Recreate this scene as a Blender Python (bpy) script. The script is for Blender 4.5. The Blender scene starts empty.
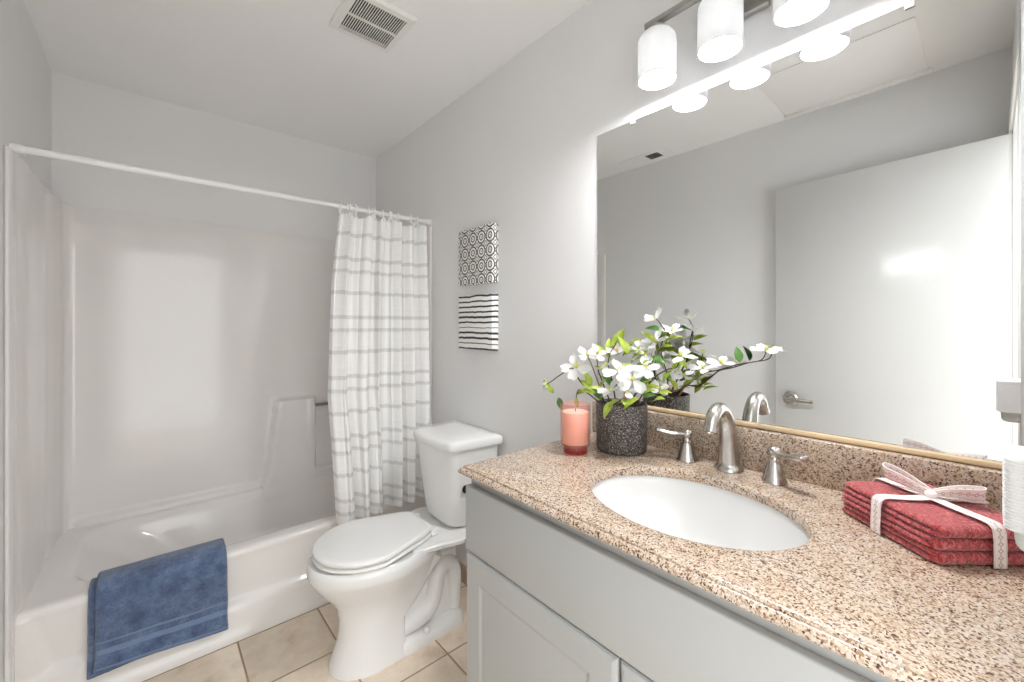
import bpy, bmesh, math, random
from math import sin, cos, pi, radians, sqrt, atan2, hypot
from mathutils import Vector, Matrix, noise

random.seed(7)
scene = bpy.context.scene
COL = scene.collection

# ------------------------------------------------------------------ camera
cam_data = bpy.data.cameras.new('camera')
cam = bpy.data.objects.new('camera', cam_data)
COL.objects.link(cam)
cam.location = (-1.1823, 0.0, 1.282)
cam.rotation_euler = (radians(90), 0, radians(-40.98))
cam_data.sensor_width = 36.0
cam_data.lens = 415.64 / 1024 * 36.0
cam_data.shift_y = -15.86 / 1024
cam_data.clip_start = 0.01
scene.camera = cam

# ------------------------------------------------------------------ world, exposure
world = bpy.data.worlds.new('world')
scene.world = world
world.use_nodes = True
world.node_tree.nodes['Background'].inputs[0].default_value = (0.97, 0.985, 1.0, 1)
world.node_tree.nodes['Background'].inputs[1].default_value = 1.7
vs = scene.view_settings
vs.view_transform = 'Standard'
vs.look = 'None'
vs.gamma = 1.0
vs.use_curve_mapping = False
vs.exposure = 1.24
scene.cycles.use_denoising = True
scene.cycles.max_bounces = 16
scene.cycles.diffuse_bounces = 10
scene.cycles.glossy_bounces = 6
scene.cycles.transmission_bounces = 10
scene.cycles.transparent_max_bounces = 16
scene.cycles.sample_clamp_indirect = 6.0
scene.cycles.caustics_reflective = False
scene.cycles.caustics_refractive = False
BULB = 300.0           # strength of the vanity lamp's bulbs

# ------------------------------------------------------------------ room constants
W = 1.524      # width, mirror wall x=0, left wall x=-W
D = 2.804      # back wall
H = 2.439      # ceiling
YF = -0.06     # inner face of the front wall
ZC = 0.9145    # countertop
YT = 2.0524    # tub front
ZT = 0.3485    # tub rim

# ------------------------------------------------------------------ material helpers
class Nodes:
    def __init__(self, name):
        self.mat = bpy.data.materials.new(name)
        self.mat.use_nodes = True
        self.t = self.mat.node_tree
        self.t.nodes.clear()
        self.out = self.t.nodes.new('ShaderNodeOutputMaterial')
        self._co = None
    def n(self, kind, **props):
        nd = self.t.nodes.new(kind)
        for k, v in props.items():
            setattr(nd, k, v)
        return nd
    def link(self, a, b):
        self.t.links.new(a, b)
    def put(self, sock, v):
        if isinstance(v, bpy.types.NodeSocket):
            self.link(v, sock)
        elif isinstance(v, (tuple, list)):
            sock.default_value = (*v, 1.0) if (len(v) == 3 and sock.type == 'RGBA') else v
        else:
            sock.default_value = v
    def co(self):
        if self._co is None:
            self._co = self.n('ShaderNodeTexCoord').outputs['Object']
        return self._co
    def m(self, op, a, b=None, c=None):
        nd = self.n('ShaderNodeMath', operation=op)
        self.put(nd.inputs[0], a)
        if b is not None:
            self.put(nd.inputs[1], b)
        if c is not None:
            self.put(nd.inputs[2], c)
        return nd.outputs[0]
    def xyz(self, vec=None):
        nd = self.n('ShaderNodeSeparateXYZ')
        self.link(vec or self.co(), nd.inputs[0])
        return nd.outputs
    def combine(self, x, y, z):
        nd = self.n('ShaderNodeCombineXYZ')
        for i, v in enumerate((x, y, z)):
            self.put(nd.inputs[i], v)
        return nd.outputs[0]
    def noise(self, scale, detail=3.0, rough=0.5, vec=None):
        nd = self.n('ShaderNodeTexNoise')
        self.link(vec or self.co(), nd.inputs['Vector'])
        nd.inputs['Scale'].default_value = scale
        nd.inputs['Detail'].default_value = detail
        nd.inputs['Roughness'].default_value = rough
        return nd.outputs['Fac'] if 'Fac' in nd.outputs else nd.outputs[0]
    def voronoi(self, scale, feature='F1', vec=None, rand=1.0):
        nd = self.n('ShaderNodeTexVoronoi', feature=feature)
        self.link(vec or self.co(), nd.inputs['Vector'])
        nd.inputs['Scale'].default_value = scale
        nd.inputs['Randomness'].default_value = rand
        return nd
    def ramp(self, fac, stops, interp='LINEAR'):
        nd = self.n('ShaderNodeValToRGB')
        cr = nd.color_ramp
        cr.interpolation = interp
        while len(cr.elements) < len(stops):
            cr.elements.new(0.5)
        for e, (p, c) in zip(cr.elements, stops):
            e.position = p
            e.color = (*c, 1.0)
        self.put(nd.inputs[0], fac)
        return nd.outputs[0]
    def mix(self, fac, a, b, blend='MIX'):
        nd = self.n('ShaderNodeMix', data_type='RGBA', blend_type=blend)
        self.put(nd.inputs[0], fac)
        self.put(nd.inputs[6], a)
        self.put(nd.inputs[7], b)
        return nd.outputs[2]
    def bump(self, height, strength=0.2, dist=0.002):
        nd = self.n('ShaderNodeBump')
        nd.inputs['Strength'].default_value = strength
        nd.inputs['Distance'].default_value = dist
        self.link(height, nd.inputs['Height'])
        return nd.outputs[0]
    def principled(self, color, rough=0.5, metal=0.0, normal=None, **extra):
        p = self.n('ShaderNodeBsdfPrincipled')
        self.put(p.inputs['Base Color'], color)
        self.put(p.inputs['Roughness'], rough)
        self.put(p.inputs['Metallic'], metal)
        if normal is not None:
            self.link(normal, p.inputs['Normal'])
        for k, v in extra.items():
            self.put(p.inputs[k.replace('_', ' ')], v)
        return p
    def done(self, shader):
        self.link(shader.outputs[0] if not isinstance(shader, bpy.types.NodeSocket) else shader, self.out.inputs['Surface'])
        return self.mat

def plain(name, color, rough=0.5, metal=0.0, var=0.03, nscale=20.0, bump=0.0, bscale=200.0, **extra):
    g = Nodes(name)
    f = g.noise(nscale, 3)
    lo = tuple(c * (1 - var) for c in color)
    hi = tuple(min(1, c * (1 + var)) for c in color)
    col = g.ramp(f, [(0.3, lo), (0.7, hi)])
    nrm = g.bump(g.noise(bscale, 2), bump, 0.002) if bump else None
    return g.done(g.principled(col, rough, metal, nrm, **extra))

M = {}
M['wall'] = plain('grey_white_wall_paint', (0.76, 0.76, 0.76), 0.55, var=0.01, nscale=3, bump=0.25, bscale=90)
M['ceiling'] = plain('ceiling_paint', (0.86, 0.86, 0.855), 0.7, var=0.01, nscale=3, bump=0.2, bscale=70)
M['trim_white'] = plain('white_trim_paint', (0.82, 0.82, 0.80), 0.35, var=0.01)
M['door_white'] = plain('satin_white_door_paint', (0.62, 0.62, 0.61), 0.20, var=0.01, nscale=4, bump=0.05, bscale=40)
M['acrylic'] = plain('warm_white_glossy_acrylic', (0.77, 0.75, 0.73), 0.10, var=0.012, nscale=4)
M['porcelain'] = plain('white_porcelain', (0.80, 0.80, 0.795), 0.08, var=0.008, nscale=5)
M['sink_white'] = plain('white_sink_china', (0.76, 0.76, 0.755), 0.12, var=0.008, nscale=5)
M['seat_plastic'] = plain('white_seat_plastic', (0.80, 0.80, 0.79), 0.20, var=0.008, nscale=5)
M['cabinet'] = plain('light_grey_cabinet_paint', (0.40, 0.405, 0.395), 0.38, var=0.015, nscale=6)
M['dark'] = plain('dark_recess', (0.012, 0.011, 0.010), 0.8)
M['vent_white'] = plain('white_vent_plastic', (0.80, 0.79, 0.76), 0.4, var=0.02)
M['rod'] = plain('white_enamelled_rod', (0.84, 0.84, 0.83), 0.25, var=0.01)
M['nickel'] = plain('brushed_nickel', (0.56, 0.54, 0.51), 0.24, 1.0, var=0.06, nscale=60)
M['dark_nickel'] = plain('dull_nickel_bar', (0.40, 0.39, 0.37), 0.35, 1.0, var=0.05)
M['bar_grey'] = plain('grey_metal_bar', (0.30, 0.29, 0.27), 0.4, 1.0, var=0.05)
M['clip'] = plain('clear_plastic_clip', (0.75, 0.75, 0.74), 0.2)
M['edge_reflection'] = plain('tan_backsplash_reflection', (0.72, 0.55, 0.34), 0.4, 0.0, var=0.05, nscale=40)  # reflected backsplash edge put into a flat tan colour
M['plug_white'] = plain('white_ribbed_plastic', (0.82, 0.82, 0.82), 0.4, var=0.01)
M['plug_pale'] = plain('pale_green_grey_plastic', (0.62, 0.67, 0.64), 0.3, var=0.02)
M['stem'] = plain('dark_twig_bark', (0.085, 0.055, 0.04), 0.7, var=0.3, nscale=150)
M['stem_tan'] = plain('tan_twig_bark', (0.42, 0.27, 0.13), 0.7, var=0.2, nscale=150)
def mat_thin(name, color, var, mixf, rough=0.5):
    g = Nodes(name)
    col = g.ramp(g.noise(50, 3), [(0.3, tuple(c * (1 - var) for c in color)), (0.7, tuple(min(1, c * (1 + var)) for c in color))])
    p = g.principled(col, rough)
    t = g.n('ShaderNodeBsdfTranslucent'); g.link(col, t.inputs[0])
    mx = g.n('ShaderNodeMixShader'); mx.inputs[0].default_value = mixf
    g.link(p.outputs[0], mx.inputs[1]); g.link(t.outputs[0], mx.inputs[2])
    return g.done(mx)
M['petal'] = mat_thin('white_petals', (0.88, 0.88, 0.865), 0.03, 0.40)
M['flower_eye'] = plain('yellow_green_flower_centre', (0.55, 0.55, 0.10), 0.6, var=0.2, nscale=300)
M['orange_eye'] = plain('orange_flower_centre', (0.75, 0.32, 0.10), 0.6, var=0.2, nscale=300)
M['leaf_lime'] = mat_thin('lime_green_leaf', (0.50, 0.62, 0.10), 0.22, 0.35, 0.45)
M['leaf_green'] = mat_thin('mid_green_leaf', (0.13, 0.30, 0.07), 0.3, 0.25, 0.4)
M['soil'] = plain('dark_moss_filler', (0.03, 0.028, 0.022), 0.9, var=0.4, nscale=120, bump=1.0, bscale=200)
M['wax'] = plain('peach_candle_wax', (0.93, 0.72, 0.62), 0.5, var=0.02, Subsurface_Weight=0.3)
M['washcloth'] = None

def mat_mirror():
    g = Nodes('silvered_mirror_glass')
    return g.done(g.principled((0.88, 0.89, 0.885), 0.0, 1.0))
M['mirror'] = mat_mirror()

def mat_granite():
    g = Nodes('speckled_beige_granite')
    co = g.co()
    w = g.n('ShaderNodeTexNoise')
    w.inputs['Scale'].default_value = 60
    g.link(co, w.inputs['Vector'])
    vm = g.n('ShaderNodeVectorMath', operation='MULTIPLY_ADD')
    g.link(w.outputs['Color'], vm.inputs[0])
    vm.inputs[1].default_value = (0.010, 0.010, 0.010)
    g.link(co, vm.inputs[2])
    vec = vm.outputs[0]
    v1 = g.voronoi(400, vec=vec)
    s = g.n('ShaderNodeSeparateColor')
    g.link(v1.outputs['Color'], s.inputs[0])
    drift = g.m('MULTIPLY', g.m('SUBTRACT', g.noise(150, 3, 0.6), 0.5), 0.45)
    base = g.ramp(g.m('ADD', s.outputs[0], drift), [
        (0.00, (0.075, 0.042, 0.03)), (0.07, (0.19, 0.11, 0.07)), (0.15, (0.34, 0.225, 0.15)),
        (0.29, (0.46, 0.345, 0.255)), (0.44, (0.545, 0.44, 0.35)), (0.66, (0.62, 0.53, 0.445)),
        (0.95, (0.44, 0.38, 0.34))], 'CONSTANT')
    blotch = g.ramp(g.noise(14, 4, 0.6), [(0.38, (0.93, 0.88, 0.79)), (0.6, (1, 1, 1))])
    col = g.mix(0.7, base, blotch, 'MULTIPLY')
    v2 = g.voronoi(170, vec=vec)
    s2 = g.n('ShaderNodeSeparateColor')
    g.link(v2.outputs['Color'], s2.inputs[0])
    fleck = g.m('MULTIPLY', g.m('GREATER_THAN', s2.outputs[1], 0.88), g.m('LESS_THAN', v2.outputs['Distance'], 0.26))
    col = g.mix(fleck, col, (0.16, 0.10, 0.075))
    return g.done(g.principled(col, 0.22))
M['granite'] = mat_granite()

def mat_tile():
    g = Nodes('beige_stone_floor_tile')
    x, y, z = g.xyz()
    T = 0.3048
    u = g.m('ADD', g.m('DIVIDE', g.m('ADD', x, 0.613), T), 40.0)
    v = g.m('ADD', g.m('DIVIDE', g.m('SUBTRACT', y, 1.693), T), 40.0)
    du = g.m('ABSOLUTE', g.m('SUBTRACT', g.m('FRACT', g.m('ADD', u, 0.5)), 0.5))
    dv = g.m('ABSOLUTE', g.m('SUBTRACT', g.m('FRACT', g.m('ADD', v, 0.5)), 0.5))
    d = g.m('MINIMUM', du, dv)
    grout = g.m('LESS_THAN', d, 0.0105)
    cell = g.combine(g.m('FLOOR', u), g.m('FLOOR', v), 0.0)
    wn = g.n('ShaderNodeTexWhiteNoise')
    g.link(cell, wn.inputs['Vector'])
    vm = g.n('ShaderNodeVectorMath', operation='MULTIPLY_ADD')
    g.link(wn.outputs['Color'], vm.inputs[0])
    vm.inputs[1].default_value = (7, 7, 7)
    g.link(g.co(), vm.inputs[2])
    f = g.noise(6.5, 8, 0.62, vm.outputs[0])
    col = g.ramp(f, [(0.25, (0.46, 0.36, 0.26)), (0.42, (0.72, 0.60, 0.47)), (0.60, (0.84, 0.73, 0.60)), (0.8, (0.62, 0.54, 0.45))])
    tint = g.ramp(wn.outputs['Value'], [(0.0, (0.92, 0.92, 0.92)), (1.0, (1, 1, 1))])
    col = g.mix(1.0, col, tint, 'MULTIPLY')
    col = g.mix(grout, col, (0.33, 0.245, 0.15))
    hgt = g.m('MINIMUM', g.m('MULTIPLY', d, 40.0), 1.0)
    return g.done(g.principled(col, 0.42, 0.0, g.bump(hgt, 0.5, 0.003)))
M['tile'] = mat_tile()
M['tile_base'] = plain('beige_tile_base', (0.44, 0.32, 0.22), 0.45, var=0.15, nscale=12)

def mat_curtain():
    g = Nodes('white_sheer_curtain_cloth')
    x, y, z = g.xyz()
    p = g.m('FRACT', g.m('ADD', g.m('DIVIDE', g.m('SUBTRACT', z, 0.508), 0.2855), 0.1))
    ragged = g.m('MULTIPLY', g.m('SUBTRACT', g.noise(150, 2, 0.5, g.combine(x, y, g.m('MULTIPLY', z, 0.2))), 0.5), 0.07)
    total = None
    for c in (0.1, 0.1 + 0.365, 0.1 + 0.583):
        b = g.m('LESS_THAN', g.m('ABSOLUTE', g.m('SUBTRACT', g.m('ADD', p, ragged), c)), 0.032)
        total = b if total is None else g.m('MAXIMUM', total, b)
    vertical = g.combine(g.m('MULTIPLY', x, 1.0), 0.0, g.m('MULTIPLY', z, 0.12))
    fr = g.noise(260, 2, 0.5, vertical)
    band = g.m('MULTIPLY', total, g.m('ADD', 0.62, g.m('MULTIPLY', fr, 0.5)))
    col = g.mix(band, (0.95, 0.95, 0.945), (0.73, 0.73, 0.725))
    nrm = g.bump(g.noise(420, 2), 0.15, 0.001)
    dif = g.n('ShaderNodeBsdfDiffuse'); g.link(col, dif.inputs[0]); g.link(nrm, dif.inputs['Normal'])
    tr = g.n('ShaderNodeBsdfTranslucent'); g.link(col, tr.inputs[0])
    mx = g.n('ShaderNodeMixShader'); mx.inputs[0].default_value = 0.15
    g.link(dif.outputs[0], mx.inputs[1]); g.link(tr.outputs[0], mx.inputs[2])
    tp = g.n('ShaderNodeBsdfTransparent')
    m2 = g.n('ShaderNodeMixShader'); m2.inputs[0].default_value = 0.03
    g.link(mx.outputs[0], m2.inputs[1]); g.link(tp.outputs[0], m2.inputs[2])
    return g.done(m2)
M['curtain'] = mat_curtain()

def mat_towel():
    g = Nodes('blue_terry_towel')
    uv = g.n('ShaderNodeUVMap').outputs[0]
    u, v, _ = g.xyz(uv)
    f = g.m('ADD', g.m('MULTIPLY', g.noise(17, 6, 0.7), 0.72), g.m('MULTIPLY', g.noise(150, 3, 0.7), 0.28))
    col = g.ramp(f, [(0.36, (0.048, 0.075, 0.150)), (0.50, (0.092, 0.140, 0.250)), (0.64, (0.165, 0.225, 0.36))])
    band = None
    for c, hw in ((0.60, 0.016), (0.75, 0.040), (0.965, 0.014)):
        b = g.m('LESS_THAN', g.m('ABSOLUTE', g.m('SUBTRACT', v, c)), hw)
        band = b if band is None else g.m('MAXIMUM', band, b)
    col = g.mix(g.m('MULTIPLY', band, 0.75), col, (0.165, 0.235, 0.375))
    hgt = g.m('MULTIPLY', g.noise(420, 2), g.m('SUBTRACT', 1.0, g.m('MULTIPLY', band, 0.8)))
    return g.done(g.principled(col, 0.95, 0.0, g.bump(hgt, 0.9, 0.004), Sheen_Weight=0.35))
M['towel'] = mat_towel()

def mat_washcloth():
    g = Nodes('coral_red_terry_cloth')
    f = g.noise(210, 3, 0.6)
    col = g.ramp(f, [(0.30, (0.26, 0.014, 0.022)), (0.52, (0.50, 0.045, 0.052)), (0.72, (0.80, 0.19, 0.18))])
    return g.done(g.principled(col, 0.95, 0.0, g.bump(f, 1.0, 0.006), Sheen_Weight=0.5))
M['washcloth'] = mat_washcloth()

def mat_ribbon():
    g = Nodes('white_lace_ribbon')
    uv = g.n('ShaderNodeUVMap').outputs[0]
    u, v, _ = g.xyz(uv)      # u along the ribbon in cm, v across 0..1
    a = g.m('SUBTRACT', g.m('FRACT', g.m('MULTIPLY', u, 0.95)), 0.5)
    b = g.m('MULTIPLY', g.m('SUBTRACT', v, 0.5), 1.5)
    dist = g.m('ADD', g.m('ABSOLUTE', a), g.m('ABSOLUTE', b))
    ring = g.m('LESS_THAN', g.m('ABSOLUTE', g.m('SUBTRACT', dist, 0.27)), 0.09)
    a2 = g.m('SUBTRACT', g.m('FRACT', g.m('ADD', g.m('MULTIPLY', u, 0.95), 0.5)), 0.5)
    dot = g.m('LESS_THAN', g.m('ADD', g.m('POWER', a2, 2.0), g.m('POWER', b, 2.0)), 0.012)
    edge = g.m('GREATER_THAN', g.m('ABSOLUTE', g.m('SUBTRACT', v, 0.5)), 0.40)
    edge2 = g.m('LESS_THAN', g.m('ABSOLUTE', g.m('SUBTRACT', v, 0.5)), 0.455)
    pat = g.m('MAXIMUM', g.m('MAXIMUM', ring, dot), g.m('MULTIPLY', g.m('MULTIPLY', edge, edge2), 0.5))
    col = g.mix(g.m('MULTIPLY', pat, 0.62), (0.90, 0.85, 0.82), (0.40, 0.17, 0.15))
    return g.done(g.principled(col, 0.75))
M['ribbon'] = mat_ribbon()

def mat_pot():
    g = Nodes('dark_speckled_pewter')
    v = g.voronoi(300)
    s = g.n('ShaderNodeSeparateColor')
    g.link(v.outputs['Color'], s.inputs[0])
    f = g.m('MULTIPLY', s.outputs[0], g.ramp(v.outputs['Distance'], [(0.2, (1, 1, 1)), (0.55, (0.1, 0.1, 0.1))]))
    col = g.ramp(f, [(0.0, (0.06, 0.053, 0.048)), (0.25, (0.17, 0.155, 0.145)), (0.5, (0.36, 0.335, 0.31)), (1.0, (0.75, 0.72, 0.68))])
    return g.done(g.principled(col, 0.42, 0.55, g.bump(v.outputs['Distance'], 0.8, 0.003)))
M['pot'] = mat_pot()

def mat_pink_glass():
    g = Nodes('ribbed_pink_glass')
    x, y, z = g.xyz()
    tint = g.ramp(g.m('MULTIPLY', z, 20.0), [(0.30, (0.90, 0.48, 0.45)), (0.55, (0.99, 0.89, 0.86))])
    tp = g.n('ShaderNodeBsdfTransparent'); g.link(tint, tp.inputs[0])
    gl = g.n('ShaderNodeBsdfGlossy'); gl.inputs['Roughness'].default_value = 0.06
    lw = g.n('ShaderNodeLayerWeight'); lw.inputs[0].default_value = 0.5
    fr = g.m('ADD', 0.03, g.m('MULTIPLY', g.m('POWER', lw.outputs['Facing'], 4.0), 0.35))
    df = g.n('ShaderNodeBsdfDiffuse'); g.link(g.ramp(g.m('MULTIPLY', z, 20.0), [(0.30, (0.62, 0.07, 0.07)), (0.55, (0.92, 0.42, 0.35))]), df.inputs[0])
    m1 = g.n('ShaderNodeMixShader'); m1.inputs[0].default_value = 0.10
    g.link(tp.outputs[0], m1.inputs[1]); g.link(df.outputs[0], m1.inputs[2])
    m2 = g.n('ShaderNodeMixShader'); g.link(fr, m2.inputs[0])
    g.link(m1.outputs[0], m2.inputs[1]); g.link(gl.outputs[0], m2.inputs[2])
    return g.done(m2)
M['pink_glass'] = mat_pink_glass()

def mat_medallion():
    g = Nodes('black_medallion_print')
    x, y, z = g.xyz()
    P = 0.0655
    u = g.m('DIVIDE', g.m('ADD', g.m('SUBTRACT', x, y), 1.0), P)
    v = g.m('DIVIDE', g.m('ADD', z, 1.0), P)
    fu = g.m('SUBTRACT', g.m('FRACT', u), 0.5)
    fv = g.m('SUBTRACT', g.m('FRACT', v), 0.5)
    r = g.m('SQRT', g.m('ADD', g.m('POWER', fu, 2.0), g.m('POWER', fv, 2.0)))
    th = g.m('ARCTAN2', fv, fu)
    scal = g.m('ADD', 0.40, g.m('MULTIPLY', g.m('ABSOLUTE', g.m('SINE', g.m('MULTIPLY', th, 7.0))), 0.05))
    ring1 = g.m('LESS_THAN', g.m('ABSOLUTE', g.m('SUBTRACT', r, scal)), 0.055)
    ring2 = g.m('LESS_THAN', g.m('ABSOLUTE', g.m('SUBTRACT', r, 0.20)), 0.042)
    dot = g.m('LESS_THAN', r, 0.05)
    fu2 = g.m('SUBTRACT', g.m('FRACT', g.m('ADD', u, 0.5)), 0.5)
    fv2 = g.m('SUBTRACT', g.m('FRACT', g.m('ADD', v, 0.5)), 0.5)
    dia = g.m('ADD', g.m('ABSOLUTE', fu2), g.m('ABSOLUTE', fv2))
    d1 = g.m('LESS_THAN', g.m('ABSOLUTE', g.m('SUBTRACT', dia, 0.17)), 0.035)
    tot = g.m('MAXIMUM', g.m('MAXIMUM', ring1, ring2), g.m('MAXIMUM', dot, d1))
    col = g.mix(tot, (0.84, 0.83, 0.80), (0.02, 0.02, 0.022))
    return g.done(g.principled(col, 0.6))
M['medallion'] = mat_medallion()

def mat_stripes():
    g = Nodes('black_brush_stripe_print')
    x, y, z = g.xyz()
    u = g.m('SUBTRACT', x, y)
    wob = g.m('MULTIPLY', g.m('SUBTRACT', g.noise(11, 2, 0.5, g.combine(u, 0.0, g.m('MULTIPLY', z, 0.5))), 0.5), 0.018)
    zz = g.m('ADD', z, wob)
    s = g.m('ADD', g.m('DIVIDE', zz, 0.0245), 0.35)
    k = g.m('FLOOR', s)
    wn = g.n('ShaderNodeTexWhiteNoise', noise_dimensions='1D')
    g.link(k, wn.inputs['W'])
    rag = g.m('MULTIPLY', g.m('SUBTRACT', g.noise(130, 3, 0.7, g.combine(u, k, 0.0)), 0.5), 0.16)
    thick = g.m('ADD', g.m('ADD', 0.07, g.m('MULTIPLY', wn.outputs['Value'], 0.15)), rag)
    line = g.m('LESS_THAN', g.m('ABSOLUTE', g.m('SUBTRACT', g.m('FRACT', s), 0.5)), thick)
    col = g.mix(line, (0.85, 0.845, 0.82), (0.025, 0.025, 0.028))
    return g.done(g.principled(col, 0.6))
M['stripes'] = mat_stripes()

def mat_shade():
    # dense opal lamp glass that glows evenly from the bulb inside
    g = Nodes('frosted_white_lamp_glass')
    tl = g.n('ShaderNodeBsdfTranslucent'); tl.inputs[0].default_value = (0.078, 0.078, 0.078, 1)
    df = g.n('ShaderNodeBsdfDiffuse'); df.inputs[0].default_value = (0.45, 0.45, 0.45, 1)
    add = g.n('ShaderNodeAddShader'); g.link(tl.outputs[0], add.inputs[0]); g.link(df.outputs[0], add.inputs[1])
    return g.done(add)
M['shade'] = mat_shade()

def mat_emit(name, color, s):
    g = Nodes(name)
    e = g.n('ShaderNodeEmission')
    e.inputs[0].default_value = (*color, 1)
    e.inputs[1].default_value = s
    return g.done(e)
M['bulb'] = mat_emit('lit_bulb', (0.985, 0.99, 1.0), BULB)

# ------------------------------------------------------------------ mesh helpers
class MB:
    """collects geometry in world coordinates, then becomes ONE mesh object"""
    def __init__(self):
        self.v = []
        self.f = []
        self.uv = []      # one uv per vertex (optional)
    def add(self, verts, faces, uvs=None):
        o = len(self.v)
        self.v += [tuple(p) for p in verts]
        self.uv += list(uvs) if uvs else [(0.0, 0.0)] * len(verts)
        self.f += [tuple(i + o for i in f) for f in faces]
        return o
    def box(self, x0, x1, y0, y1, z0, z1, bevel=0.0, seg=2, rot=None):
        bm = bmesh.new()
        vs = [bm.verts.new(p) for p in ((x0, y0, z0), (x1, y0, z0), (x1, y1, z0), (x0, y1, z0),
                                        (x0, y0, z1), (x1, y0, z1), (x1, y1, z1), (x0, y1, z1))]
        for q in ((3, 2, 1, 0), (4, 5, 6, 7), (0, 1, 5, 4), (1, 2, 6, 5), (2, 3, 7, 6), (3, 0, 4, 7)):
            bm.faces.new([vs[i] for i in q])
        if bevel > 0:
            bmesh.ops.bevel(bm, geom=bm.edges[:], offset=bevel, segments=seg, profile=0.5, affect='EDGES')
        bm.verts.index_update()
        pts = [v.co.copy() for v in bm.verts]
        if rot is not None:
            pts = [rot @ p for p in pts]
        self.add(pts, [[v.index for v in f.verts] for f in bm.faces])
        bm.free()
    def loft(self, rings, closed=True, cap0=False, cap1=False, uvs=None):
        n = len(rings[0])
        vs = [p for r in rings for p in r]
        fs = []
        for i in range(len(rings) - 1):
            for j in range(n if closed else n - 1):
                a, b = i * n + j, i * n + (j + 1) % n
                fs.append((a, b, b + n, a + n))
        if cap0:
            fs.append(tuple(reversed(range(n))))
        if cap1:
            fs.append(tuple((len(rings) - 1) * n + j for j in range(n)))
        self.add(vs, fs, uvs)
    def grid(self, fn, nu, nv):
        vs, uv = [], []
        for i in range(nu + 1):
            for j in range(nv + 1):
                vs.append(fn(i / nu, j / nv))
                uv.append((i / nu, j / nv))
        fs = [(i * (nv + 1) + j, (i + 1) * (nv + 1) + j, (i + 1) * (nv + 1) + j + 1, i * (nv + 1) + j + 1)
              for i in range(nu) for j in range(nv)]
        self.add(vs, fs, uv)
    def lathe(self, prof, c, seg=40, axis=None, cap0=True, cap1=True, rmod=None):
        rings = []
        for r, z in prof:
            ring = []
            for k in range(seg):
                t = 2 * pi * k / seg
                rr = r * (rmod(t, z) if rmod else 1)
                ring.append(Vector((rr * cos(t), rr * sin(t), z)))
            rings.append(ring)
        if axis is not None:
            q = Vector((0, 0, 1)).rotation_difference(Vector(axis)).to_matrix()
            rings = [[q @ p for p in r] for r in rings]
        c = Vector(c)
        self.loft([[p + c for p in r] for r in rings], True, cap0, cap1)
    def tube(self, pts, rad, seg=12, cap=True, flat=1.0):
        pts = [Vector(p) for p in pts]
        n = len(pts)
        if not isinstance(rad, (list, tuple)):
            rad = [rad] * n
        rings = []
        up = None
        for i, p in enumerate(pts):
            t = (pts[min(i + 1, n - 1)] - pts[max(i - 1, 0)]).normalized()
            if up is None:
                up = Vector((0, 0, 1)) if abs(t.z) < 0.9 else Vector((1, 0, 0))
            a = t.cross(up).normalized()
            up = a.cross(t).normalized()
            rings.append([p + a * (rad[i] * cos(2 * pi * k / seg)) + up * (rad[i] * flat * sin(2 * pi * k / seg)) for k in range(seg)])
        self.loft(rings, True, cap, cap)
    def sphere(self, c, r, seg=20, rings=12, sz=1.0):
        prof = [(max(1e-4, r * sin(pi * i / rings)), -r * sz * cos(pi * i / rings)) for i in range(rings + 1)]
        self.lathe(prof, c, seg)
    def build(self, name, mat, parent=None, base=None, angle=40, uv=False, recalc=True):
        me = bpy.data.meshes.new(name)
        if parent is not None:
            b = parent_base(parent)
        elif base is not None:
            b = Vector(base)
        else:
            b = Vector((0, 0, 0))
        me.from_pydata([tuple(Vector(p) - b) for p in self.v], [], self.f)
        if uv:
            lay = me.uv_layers.new(name='UVMap')
            for lp in me.loops:
                lay.data[lp.index].uv = self.uv[lp.vertex_index]
        if recalc:
            bm = bmesh.new()
            bm.from_mesh(me)
            bmesh.ops.recalc_face_normals(bm, faces=bm.faces[:])
            bm.to_mesh(me)
            bm.free()
        me.materials.append(mat)
        for p in me.polygons:
            p.use_smooth = True
        me.set_sharp_from_angle(angle=radians(angle))
        o = bpy.data.objects.new(name, me)
        COL.objects.link(o)
        if parent is not None:
            o.parent = parent
        else:
            o.location = b
        o['_base'] = tuple(b)
        return o

def parent_base(o):
    return Vector(o['_base'])

def thing(name, label, cat, base, group=None):
    o = bpy.data.objects.new(name, None)
    COL.objects.link(o)
    o.location = base
    o['_base'] = tuple(base)
    o.empty_display_size = 0.05
    return tag(o, label, cat, group)

def tag(o, label, cat, group=None):
    o['label'] = label
    o['category'] = cat
    if group:
        o['group'] = group
    return o

def structure(o):
    o['kind'] = 'structure'
    return o

def smoothstep(a, b, x):
    t = max(0.0, min(1.0, (x - a) / (b - a)))
    return t * t * (3 - 2 * t)

def catmull(pts, n):
    pts = [Vector(p) for p in pts]
    out = []
    P = [pts[0] * 2 - pts[1]] + pts + [pts[-1] * 2 - pts[-2]]
    for i in range(1, len(P) - 2):
        for k in range(n):
            t = k / n
            a, b, c, d = P[i - 1], P[i], P[i + 1], P[i + 2]
            out.append(0.5 * ((2 * b) + (c - a) * t + (2 * a - 5 * b + 4 * c - d) * t * t + (3 * b - 3 * c + d - a) * t ** 3))
    out.append(pts[-1])
    return out

def interp(xs, ys, x):
    if x <= xs[0]:
        return ys[0]
    for i in range(len(xs) - 1):
        if x <= xs[i + 1]:
            t = (x - xs[i]) / (xs[i + 1] - xs[i])
            return ys[i] + (ys[i + 1] - ys[i]) * t
    return ys[-1]

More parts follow.
